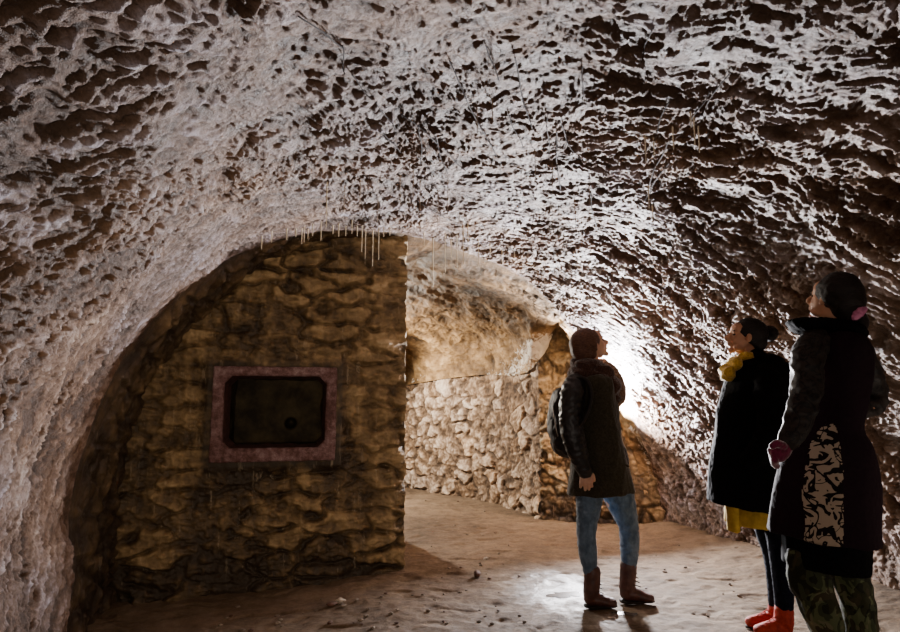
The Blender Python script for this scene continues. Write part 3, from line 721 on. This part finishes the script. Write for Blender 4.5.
# ---- woman 2: black coat, mustard scarf, red shoes, facing left
Y2 = 3.42
g = at(770, 634, Y2); g[2] = fz(g[0], g[1])
P2 = root('woman in a black coat with mustard scarf and red shoes, hair in a bun', 'person', g)
M2 = headframe(180-6, 13); c2 = at(744, 337.5, Y2); u2 = .205
B = Blob(Y2); add_head(B, c2, M2, u2)
B.tube([(748, 348, 0, 8.5), (750, 360, 0, 8), (752, 370, 0, 9)])
B.tube([(754, 382, 0, 18, 22), (754, 400, 0, 25, 26), (752, 430, 0, 24, 24), (750, 465, 0, 25, 26), (754, 500, 0, 24, 26)])
B.tube([(764, 382, -.16, 9), (769, 420, -.2, 8), (762, 448, -.2, 7), (752, 458, -.12, 5), (748, 466, -.08, 4.5)])
for i in range(4): B.tube([(748+i*.6, 466+i*1.8, -.08-.003*i, 1.9), (743+i*.6, 469+i*1.8, -.08, 1.7), (739+i*.8, 472+i*1.6, -.07, 1.4)], n=8, sub=2)
B.tube([(749, 464, -.09, 2.2), (745, 462, -.09, 2), (741, 464, -.09, 1.7)], n=8, sub=2)
B.tube([(762, 382, .16, 9), (764, 420, .2, 8), (752, 450, .2, 7), (748, 466, .1, 4.5)])
for i in range(4): B.tube([(748, 466+i*1.8, .09, 1.9), (743, 470+i*1.8, .085, 1.7), (739, 474+i*1.5, .08, 1.4)], n=8, sub=2)
B.tube([(770, 500, .05, 17), (775, 530, .05, 12.5), (777, 565, .05, 9), (777, 600, .05, 6), (776, 616, .05, 5.5)])
B.tube([(776, 500, -.07, 17), (782, 530, -.07, 12.5), (783, 570, -.07, 9), (784, 605, -.07, 6.5), (784, 628, -.07, 5.5)])
B.build('body', M_skin2, P2, voxel=.0045, smooth=3)
face_bits(P2, c2, M2, u2, np.array(P2.location), M_hair2)
H = Blob(Y2); hh = lambda x, y, z, a, b, d: H.ell3(c2+M2@(np.array([x, y, z])*u2), (a*u2, b*u2, d*u2), M2)
hh(-.15, 0, .18, .44, .375, .385); hh(-.32, 0, -.02, .28, .30, .34); hh(-.14, .25, .06, .16, .10, .22); hh(-.14, -.25, .06, .16, .10, .22); hh(-.3, 0, -.24, .16, .2, .2)
hb = H.build('hair', M_hair2, P2, voxel=.005, smooth=4, disp=lambda V: .003*ridged(V*np.array([8, 22, 22])))
H = Blob(Y2); H.ell(769, 333.5, 0, 8, 9, 7.5, -10); H.ell(763, 333, 0, 5, 6, 5)
H.build('bun', M_hair2, hb, voxel=.004, smooth=3, disp=lambda V: .004*ridged(V*30), org=np.array(P2.location))
Cc = Blob(Y2)
Cc.tube([(758, 363, 0, 17, 20), (757.5, 374, 0, 27, 33), (757, 388, 0, 31.5, 36), (755, 410, 0, 34, 34), (752.5, 440, 0, 35.5, 32), (749, 470, 0, 36, 34), (745.5, 507, 0, 34, 36)], cap=False, n=30)
ct = Cc.build('coat', M_black, P2, voxel=.007, smooth=4, disp=folds(.008, 6))
Sl = Blob(Y2); Sl.tube([(766, 376, -.16, 12), (770, 392, -.2, 14), (772, 420, -.23, 12.5), (762, 448, -.23, 11), (750, 460, -.2, 9)]); Sl.build('sleeve', M_black, ct, voxel=.006, smooth=4, disp=folds(.007, 12, .002, (1, 1, 1.4)), org=np.array(P2.location))
Sl = Blob(Y2); Sl.tube([(763, 376, .16, 12), (764, 392, .2, 13), (764, 420, .22, 12), (755, 448, .22, 11), (745, 460, .19, 9)]); Sl.build('sleeve', M_black, ct, voxel=.006, smooth=4, disp=folds(.007, 12, .002, (1, 1, 1.4)), org=np.array(P2.location))
Hd = Blob(Y2); Hd.ell(757, 357, -.03, 10, 16, 7, -25); Hd.ell(750, 366, -.05, 12, 14, 8); Hd.ell(768, 363, 0, 14, 22, 9, -18); Hd.ell(778, 369, 0, 10, 20, 8, -15); Hd.ell(758, 362, 0, 11, 18, 7, 0)
Hd.build('hood', M_black, ct, voxel=.006, smooth=4, disp=folds(.006, 12), org=np.array(P2.location))
Sc = Blob(Y2)
for a in ((741, 359, -.02, 7, 12, 5, 35), (735, 364, -.03, 7, 12, 6, 25), (727, 373, -.02, 6.5, 11, 7.5, 0), (733, 369, .03, 8, 12, 7), (747, 357, -.05, 5, 7, 4.5)): Sc.ell(*a)
Sc.build('scarf', M_yellow, P2, voxel=.004, smooth=2, disp=lambda V: .010*ridged(V*np.array([16, 16, 22])+2))
Sk = Blob(Y2); Sk.tube([(752, 494, 0, 21, 27), (751, 510, 0, 22, 28), (751, 524, 0, 22.5, 29)], cap=False, n=28); Sk.tube([(732.5, 498, -.04, 5, 9), (732.5, 515, -.04, 5.5, 9), (733, 531, -.04, 5.5, 9)], cap=False)
Sk.build('skirt', M_yskirt, P2, voxel=.005, smooth=3, disp=folds(.006, 16, .001, (1, 1, .15)))
Lg = Blob(Y2)
Lg.tube([(768, 505, .05, 16), (771, 530, .05, 14.5), (775.5, 552, .05, 12), (777.5, 575, .05, 10.3), (777, 600, .05, 8), (776.5, 617, .05, 7.5)], cap=False)
Lg.tube([(774, 505, -.07, 18), (781, 530, -.07, 14.5), (783, 570, -.07, 10.5), (784, 605, -.07, 8), (784, 622, -.07, 7.5)], cap=False)
Lg.build('leggings', M_navy, P2, voxel=.005, smooth=3, disp=folds(.002, 26, .001, (1, 1, 2)))
shoe(Y2, [(776, 620, .06, 7.4, 7), (767, 620.5, .06, 7, 7), (758, 621.5, .06, 5.8, 7), (750.5, 622.5, .06, 4.8, 6)], 627.3, M_red, P2, 'shoe', [(777, 608, .05, 8.2), (777, 616, .05, 8.4)], M_redlace,
     lace_pts=[((765-3.0*i, 611.5+1.8*i, .02), (768-3.0*i, 610+1.8*i, .09)) for i in range(4)])
shoe(Y2, [(785, 636, -.07, 7.6, 7.5), (776, 636.5, -.07, 7.2, 7.5), (767, 638, -.07, 6, 7.5), (760, 639, -.07, 5, 6.3)], 644, M_red, P2, 'shoe', [(784.5, 619, -.07, 8.4), (784.5, 630, -.07, 8.6)], M_redlace,
     lace_pts=[((774-3.0*i, 626.5+2*i, -.115), (777-3.0*i, 625+2*i, -.04)) for i in range(4)])

# ---- woman 3: long plum coat with floral panel, seen from behind
Y3 = 2.70
g = at(846, 698, Y3); g[2] = fz(g[0], g[1])
P3 = root('woman in a plum coat with beige floral panel and camouflage trousers, back to camera', 'person', g)
M3 = headframe(180-62, 18); c3 = at(831, 299, Y3); u3 = .212
B = Blob(Y3); add_head(B, c3, M3, u3)
B.tube([(832, 312, 0, 11), (832, 326, 0, 10), (832, 345, 0, 11)])
B.tube([(832, 362, 0, 20, 24), (834, 385, 0, 25, 26), (832, 420, 0, 22, 24), (828, 470, 0, 32, 30), (828, 515, 0, 30, 30), (829, 540, 0, 26, 26)])
B.tube([(812, 352, -.1, 10), (808, 392, -.15, 9.5), (800, 418, -.17, 8.5), (788, 444, -.16, 5.5)])
B.tube([(788, 443, -.16, 5, 4.5), (780, 450, -.16, 7, 4.5), (777, 455, -.16, 6.5, 4)])
for i in range(4): B.tube([(773.5+i*.4, 448+i*3.9, -.16-.004*i, 2.5), (770.8+i*1.1, 450.5+i*4.1, -.152, 2.3), (773+i*1.2, 454+i*4, -.135, 2.0)], n=10, sub=3)
B.tube([(783, 446, -.18, 2.8), (777, 443.5, -.19, 2.5), (772.5, 446, -.19, 2.1)], n=10, sub=3)
B.tube([(856, 352, .08, 10), (875, 400, .1, 9), (858, 413, .02, 7), (848, 425, -.02, 6)])
for i in range(4): B.tube([(848, 424+i*3, 0, 2.4), (840, 430+i*3, .01, 2.2), (833, 436+i*3, .01, 2)], n=8, sub=2)
B.tube([(852, 418, 0, 2.6), (846, 417, .01, 2.4), (841, 420, .01, 2)], n=8, sub=2)
B.tube([(811, 545, -.02, 15), (812, 575, -.02, 14), (823, 610, -.02, 12), (832, 650, -.02, 10), (838, 690, -.02, 7)])
B.tube([(848, 545, .03, 15), (852, 575, .03, 14), (858, 612, .03, 12.5), (860, 650, .03, 10), (861, 690, .03, 7)])
B.build('body', M_skin2, P3, voxel=.0048, smooth=3)
face_bits(P3, c3, M3, u3, np.array(P3.location), M_hair2)
H = Blob(Y3); hh = lambda x, y, z, a, b, d: H.ell3(c3+M3@(np.array([x, y, z])*u3), (a*u3, b*u3, d*u3), M3)
hh(-.14, 0, .18, .45, .40, .41); hh(-.34, 0, .0, .32, .34, .38); hh(-.14, .28, .1, .18, .12, .22); hh(-.14, -.28, .1, .18, .12, .22); hh(-.42, 0, -.14, .24, .26, .3)
hb = H.build('hair', M_hair2, P3, voxel=.005, smooth=4, disp=lambda V: .0035*ridged(V*np.array([10, 22, 22])))
H = Blob(Y3); H.tube([(856, 312, -.02, 6), (860, 320, -.02, 7), (858, 329, -.02, 7), (851, 336, -.02, 4)]); H.build('ponytail', M_hair2, hb, voxel=.004, smooth=3, disp=lambda V: .004*ridged(V*np.array([30, 30, 10])), org=np.array(P3.location))
H = Blob(Y3); H.tube([(855, 317, -.115, 3.4), (859.5, 312, -.115, 4.6), (864, 309, -.10, 3)], n=14); H.build('hair_band', M_scr, hb, voxel=.003, smooth=1, disp=lambda V: .003*perlin(V*90), org=np.array(P3.location))
def panel(V, N_):
    x, y = topix(V); w = np.sqrt(np.clip((y-424)/44, 0, 1))
    l = 829+(804-829)*w+1.5*np.sin(y/9); r = 832+(843-832)*w
    return ((x > l) & (x < r) & (y > 424) & (N_[:, 1] < .1)).astype(float)
Cc = Blob(Y3)
Cc.tube([(831, 334, 0, 23, 30), (832, 347, 0, 30, 38), (835, 375, 0, 31, 34), (836, 400, 0, 27, 29), (831, 424, 0, 26, 28), (829, 446, 0, 38, 35), (827, 480, 0, 45, 40), (824, 512, 0, 46.5, 43), (823, 538, 0, 48.5, 45)], cap=False, n=34)
ct = Cc.build('coat', M_coatf, P3, voxel=.006, smooth=4, disp=folds(.009, 6, .0015, (1, 1, .35)), attrs={'panel': panel})
Sl = Blob(Y3); Sl.tube([(815, 342, -.08, 14), (808, 356, -.12, 14.5), (807, 385, -.15, 13.5), (803, 408, -.17, 13), (796, 427, -.17, 11.5), (787, 443, -.16, 8.5)]); Sl.build('sleeve', M_sleevef, ct, voxel=.005, smooth=4, disp=folds(.008, 13, .002, (1, 1, 1.4)), org=np.array(P3.location))
Sl = Blob(Y3); Sl.tube([(852, 343, .06, 13), (861, 358, .08, 14), (870, 380, .1, 13), (875, 400, .1, 12), (866, 408, .06, 10), (852, 414, .0, 8)]); Sl.build('sleeve', M_sleevef, ct, voxel=.005, smooth=4, disp=folds(.008, 13, .002, (1, 1, 1.4)), org=np.array(P3.location))
Co = Blob(Y3); Co.ell(826, 327, 0, 31, 27, 8, -4); Co.tube([(793, 322, -.02, 3, 14), (803, 325, -.02, 8, 22), (820, 328, 0, 10, 27), (845, 331, 0, 10, 26), (856, 334, 0, 7, 18)], n=24)
Co.build('collar', M_black, ct, voxel=.005, smooth=3, org=np.array(P3.location), disp=folds(.004, 12))
Gl = Blob(Y3); Gl.tube([(787, 443, -.16, 7.0, 6.5), (781, 450, -.16, 9.0, 6), (777.5, 455, -.16, 8.2, 5.6)])
for i in range(4): Gl.tube([(773.5+i*.4, 448+i*3.9, -.16-.004*i, 3.5), (771+i*1.1, 450.5+i*4.1, -.150, 3.4), (773+i*1.2, 454+i*4, -.132, 3.0)], n=12, sub=3)
Gl.tube([(783, 446, -.18, 3.9), (777, 443.5, -.19, 3.6), (772.5, 446, -.19, 3.2)], n=12, sub=3)
Gl.build('glove', M_pink, P3, voxel=.0035, smooth=2, disp=lambda V: .001*perlin(V*120))
Tn = Blob(Y3); Tn.tube([(825, 525, 0, 37, 38), (826, 548, 0, 37.5, 38), (826, 567, 0, 37.5, 37)], cap=False, n=30); Tn.build('tunic', M_black, P3, voxel=.006, smooth=3, disp=folds(.005, 12, .001, (1, 1, .3)))
Tr = Blob(Y3)
Tr.tube([(808, 550, -.02, 19), (808.5, 575, -.02, 18.5), (815, 598, -.02, 17.3), (823, 617, -.02, 15.8), (829, 636, -.02, 14.5), (835, 668, -.02, 12), (838, 684, -.02, 11)], cap=False)
Tr.tube([(847, 550, .03, 17.5), (850, 575, .03, 16.5), (857, 600, .03, 15.3), (861.5, 632, .03, 13.8), (860, 668, .03, 12.5), (861, 684, .03, 11)], cap=False)
Tr.build('trousers', M_camo, P3, voxel=.006, smooth=3, disp=folds(.006, 14, .0015, (1, 1, 1)))
for (x, dy) in ((838, -.02), (861, .03)):
    shoe(Y3, [(x+2, 690, dy, 9, 9), (x-9, 691.5, dy+.02, 8, 9), (x-20, 693, dy+.05, 6.5, 8.5), (x-28, 694.5, dy+.07, 5, 7)], 699, M_leather, P3, 'boot', [(x, 674, dy, 11), (x, 686, dy, 10)], M_lace)

# ------------------------------------------------------------------ straw stalactites, wires, stones, puddles
PXG, PYG = topix(S); front = S[..., 1] > .6
def vault_pt(px, py):
    d = (PXG-px)**2+(PYG-py)**2; d = np.where(front, d, 1e9); i = np.unravel_index(np.argmin(d), d.shape); return S[i], N[i]
def lathe(name, prof, mat, n=8, bend=0):
    bm = bmesh.new(); rings = []
    for z, r in prof: rings.append([bm.verts.new((r*math.cos(a)+bend*z*z, r*math.sin(a), z)) for a in [2*math.pi*k/n for k in range(n)]])
    for a, b in zip(rings, rings[1:]):
        for k in range(n): bm.faces.new((a[k], a[(k+1) % n], b[(k+1) % n], b[k]))
    bm.faces.new(rings[0]); bm.faces.new(rings[-1][::-1]); bmesh.ops.recalc_face_normals(bm, faces=bm.faces)
    for f_ in bm.faces: f_.smooth = True
    me = bpy.data.meshes.new(name); bm.to_mesh(me); bm.free(); me.materials.append(mat); return me
M_straw = simple('cream_calcite', (.42, .34, .22), (.70, .60, .44), 40, .5, .5, bump=.3, stretch=(1, 1, .3))
M_strawd = simple('stained_calcite', (.13, .085, .05), (.26, .18, .11), 40, .6, .4, bump=.3, stretch=(1, 1, .3))
def straw(px, y0, y1, label, group, r=.0036, mat=None):
    p, nn3 = vault_pt(px, y0); dep_ = p[1]*cp+(p[2]-CH)*sp_; L = (y1-y0)*dep_/F*1.03
    prof = [(.03, r*1.7), (0, r*1.5), (-L*.12, r*1.1), (-L*.5, r*random.uniform(.85, 1.05)), (-L*.85, r*.8), (-L*.97, r*.75), (-L, r*.25)]
    o = link('straw_stalactite', lathe('straw_stalactite', prof, mat or M_straw, 7, random.uniform(-.04, .04)), None)
    o.location = tuple(p+np.array([0, 0, -.0])); o['label'] = label; o['category'] = 'stalactite'
    if group: o['group'] = group
for i, (px, y0, y1) in enumerate([(302, 229, 244), (304.5, 226, 242), (308, 229, 239), (313, 224, 236), (321.5, 219, 241), (327, 182, 228), (333, 226, 234), (339, 224, 237), (346, 226, 236), (352, 220, 234),
      (357.5, 226, 236), (362.5, 226, 252), (365.8, 229, 259), (372.8, 230, 266), (379, 223, 260), (384, 224, 237), (390, 226, 236), (262, 236, 249), (272, 232, 243), (287, 229, 240), (296, 229, 237)]):
    if i == 5: straw(px, y0, y1, 'long thin straw stalactite starting high on the pale vault above the framed wall', None, .0026)
    elif i == 13: straw(px, y0, y1, 'longest cream straw stalactite reaching down over the brown framed wall', None)
    else: straw(px, y0, y1, 'thin cream straw stalactite hanging from arch edge over the brown framed wall', 'straw stalactites over the framed wall', random.uniform(.0026, .0040))
for i, (px, y0, y1) in enumerate([(433, 238, 286), (445.5, 233, 272), (451, 240, 257), (457, 235, 267), (463, 225, 265), (468, 225, 256), (478.5, 238, 266), (502, 250, 263), (514, 252, 260), (424, 232, 246), (490, 243, 255)]):
    if i == 0: straw(px, y0, y1, 'longest straw stalactite hanging at the mouth of the open passage', None, .0042)
    else: straw(px, y0, y1, 'thin cream straw stalactite hanging from arch edge before the open passage', 'straw stalactites before the passage', random.uniform(.0028, .0042))
for (px, y0, y1) in [(645, 135, 161), (653, 138, 156), (673, 128, 149), (694, 115, 146), (698.5, 126, 153), (690, 112, 128), (648, 185, 209), (652, 205, 226)]:
    straw(px, y0, y1, 'cream straw stalactite hanging from the ceiling above the woman in black', 'straw stalactites on the right of the ceiling', .0030)
for (px, y0, y1) in [(477, 108, 136), (492, 98, 124), (420, 180, 232), (400, 176, 205), (413, 170, 200), (438, 190, 232), (448, 178, 215), (378, 195, 222), (360, 180, 205), (345, 186, 212), (535, 150, 182), (552, 165, 196), (575, 200, 232), (589, 185, 220)]:
    straw(px, y0, y1, 'thin stained straw stalactite hanging from the middle of the ceiling', 'straw stalactites on the middle of the ceiling', .0022, M_strawd)

M_wire = simple('dark_root', (.012, .008, .006), (.035, .022, .016), 60, .8, .3)
def wire(a, b, label, group):
    pa, na = vault_pt(*a); pb, nb_ = vault_pt(*b); rgt = []
    L = np.linalg.norm(pb-pa); nseg = max(8, int(L/.03))
    ph1, ph2 = random.random()*9, random.random()*9
    out = []
    for k in range(nseg+1):
        t = k/nseg; p = pa+(pb-pa)*t; px_, py_ = topix(p[None])
        q, nq = vault_pt(float(px_[0]), float(py_[0])); out.append(q+nq*.016+.006*np.array([math.sin(t*7+ph1), math.cos(t*5+ph2), 0]))
    out = smooth1(np.array(out), 3)
    B_ = Blob(1); B_.tube3(out, [.0024]*len(out), [.0024]*len(out), n=5, cap=False, sub=1)
    me = bpy.data.meshes.new('root_strand'); c0 = out[0]; me.from_pydata([tuple(np.array(v)-c0) for v in B_.V], [], B_.Fc); me.update(); me.materials.append(M_wire)
    o = bpy.data.objects.new('root_strand', me); COL.objects.link(o); o.location = tuple(c0)
    o['label'] = label; o['category'] = 'root'; o['group'] = group
for a, b in [((447, 57), (495, 152)), ((485, 42), (499, 76)), ((512, 53), (531, 125)), ((509, 112), (523, 143)), ((402, 110), (438, 140)), ((443, 146), (465, 168)), ((547, 110), (549, 150)), ((556, 128), (560, 190)),
             ((380, 125), (400, 150)), ((433, 130), (447, 172)), ((560, 118), (574, 150)), ((400, 190), (445, 215))]:
    wire(a, b, 'thin dark root strand lying along the pale middle of the ceiling', 'root strands on the middle of the ceiling')
for a, b in [((652, 142), (668, 98)), ((690, 118), (712, 88)), ((700, 112), (728, 70)), ((640, 60), (652, 25)), ((648, 182), (668, 140)), ((582, 62), (583, 95)), ((590, 190), (596, 225)), ((640, 205), (668, 160))]:
    wire(a, b, 'thin dark root strand slanting across the rough right side of the ceiling', 'root strands on the right of the ceiling')
for a, b in [((300, 12), (345, 45)), ((350, 70), (370, 95)), ((374, 99), (395, 125)), ((342, 40), (342, 70)), ((420, 122), (421, 160))]:
    wire(a, b, 'thin dark root strand on the ceiling above the framed wall', 'root strands on the left of the ceiling')

def ground(px, py, z=0.):
    d = ray(px, py); t = (z-CH)/d[2]; return d[0]*t, d[1]*t
M_stone = simple('dusty_stone', (.10, .075, .055), (.26, .205, .16), 30, .85, .2, bump=.6)
M_stoned = simple('dark_red_stone', (.05, .022, .014), (.12, .055, .035), 30, .7, .3, bump=.6)
M_stonel = simple('pale_stone', (.36, .31, .26), (.58, .52, .45), 30, .8, .3, bump=.6)
def pebble(px, py, r, label, group=None, mat=M_stone, flat=.55):
    x, y = ground(px, py)
    bm = bmesh.new(); bmesh.ops.create_icosphere(bm, subdivisions=3, radius=1)
    sd = random.random()*50; ax, ay = random.uniform(.8, 1.5), random.uniform(.7, 1.1)
    V = np.array([v.co[:] for v in bm.verts]); d = 1+.38*perlin(V*1.1+sd)+.18*perlin(V*2.6+sd)
    V = V*d[:, None]*np.array([ax, ay, flat])*r
    for v, q in zip(bm.verts, V): v.co = q
    for f_ in bm.faces: f_.smooth = True
    me = bpy.data.meshes.new('stone'); bm.to_mesh(me); bm.free(); me.materials.append(mat)
    o = bpy.data.objects.new('stone', me); COL.objects.link(o); o.location = (x, y, fz(x, y)-float(V[:, 2].min())-r*.12); o.rotation_euler.z = random.random()*6
    o['label'] = label; o['category'] = 'stone'
    if group: o['group'] = group
pebble(477, 577, .028, 'dark reddish stone standing alone on the floor in front of the passage', None, M_stoned, .7)
pebble(341, 597, .030, 'pale flat stone on the floor before the framed wall', None, M_stonel, .45)
pebble(486, 559, .016, 'small pale stone at the tip of the shadow by the passage', None, M_stonel)
pebble(332, 600, .034, 'dark flat stone beside a pale one before the framed wall', None, M_stoned, .4)
rnd = random.Random(5)
for (x0, x1, y0, y1, n_, rr0, label, grp) in [(215, 400, 592, 628, 34, .012, 'small brown stone on the trodden floor before the framed wall', 'stones before the framed wall'),
        (408, 530, 545, 625, 34, .011, 'small brown stone on the floor at the passage mouth', 'stones at the passage mouth'),
        (640, 745, 545, 620, 26, .010, 'small brown stone on the floor between the two groups of visitors', 'stones between the visitors'),
        (425, 530, 498, 535, 14, .013, 'small stone on the pale floor inside the passage', 'stones inside the passage')]:
    for _ in range(n_):
        pebble(rnd.uniform(x0, x1), rnd.uniform(y0, y1), rr0*rnd.uniform(.45, 1.35), label, grp, M_stone if rnd.random() < .75 else M_stoned, rnd.uniform(.35, .6))
M_water = NT('shallow_water'); M_water.set((.11, .095, .085), .22, .8); M_water = M_water.m
for (cx, cy, rx, ry, lab) in PUD:
    bm = bmesh.new(); vs = []
    for k in range(40):
        a = 2*math.pi*k/40; q = 1+.25*math.sin(2*a+cx*9)+.14*math.sin(5*a+cy*7)+.08*math.sin(9*a)
        vs.append(bm.verts.new((rx*q*math.cos(a), ry*q*math.sin(a), 0)))
    bm.faces.new(vs); me = bpy.data.meshes.new('puddle'); bm.to_mesh(me); bm.free(); me.materials.append(M_water)
    o = bpy.data.objects.new('puddle', me); COL.objects.link(o); o.location = (cx, cy, fz(cx, cy)+.0025); o['label'] = lab; o['category'] = 'puddle'

# ------------------------------------------------------------------ light
def area(name, loc, target, size, power, col, shape='DISK', spread=None):
    L = bpy.data.lights.new(name, 'AREA'); L.shape = shape; L.size = size; L.energy = power; L.color = col
    if spread: L.spread = math.radians(spread)
    o = bpy.data.objects.new(name, L); COL.objects.link(o); o.location = loc
    o.rotation_euler = (Vector(target)-Vector(loc)).to_track_quat('-Z', 'Y').to_euler(); return o
def spot(name, loc, target, r, power, col, ang=80, blend=.6):
    L = bpy.data.lights.new(name, 'SPOT'); L.shadow_soft_size = r; L.energy = power; L.color = col
    L.spot_size = math.radians(ang); L.spot_blend = blend
    o = bpy.data.objects.new(name, L); COL.objects.link(o); o.location = loc
    o.rotation_euler = (Vector(target)-Vector(loc)).to_track_quat('-Z', 'Y').to_euler(); return o
area('key_lamp', (1.40, 6.10, 1.0), (1.9, 3.0, 2.8), .22, 500, (.97, .96, 1.0), spread=150)
spot('passage_lamp', (-1.3, 7.3, 1.75), (.4, 6.6, .3), .03, 430, (1.0, .90, .77), 170, .3)

spot('side_lamp', (.45, -.5, .85), (-1.1, 3.2, 2.0), .45, 27, (1.0, .94, .92), 95, .8)
spot('warm_fill', (.1, -.5, 1.1), (-1.2, 4.6, 1.25), .15, 175, (1.0, .76, .50), 48, .7)
area('front_fill', (.4, -1.0, .7), (1.3, 2.6, 2.2), 1.5, 12, (1.0, .84, .72))
area('right_wall_fill', (2.35, 2.1, .45), (3.2, 4.2, 1.3), .35, 5, (1.0, .86, .72))  # unseen fill added to brighten the right wall
w = bpy.data.worlds.new('world'); SC.world = w; w.use_nodes = True
w.node_tree.nodes['Background'].inputs[0].default_value = (.55, .42, .32, 1); w.node_tree.nodes['Background'].inputs[1].default_value = .22
SC.view_settings.view_transform = 'AgX'; SC.view_settings.look = 'AgX - Base Contrast'
SC.view_settings.exposure = .28
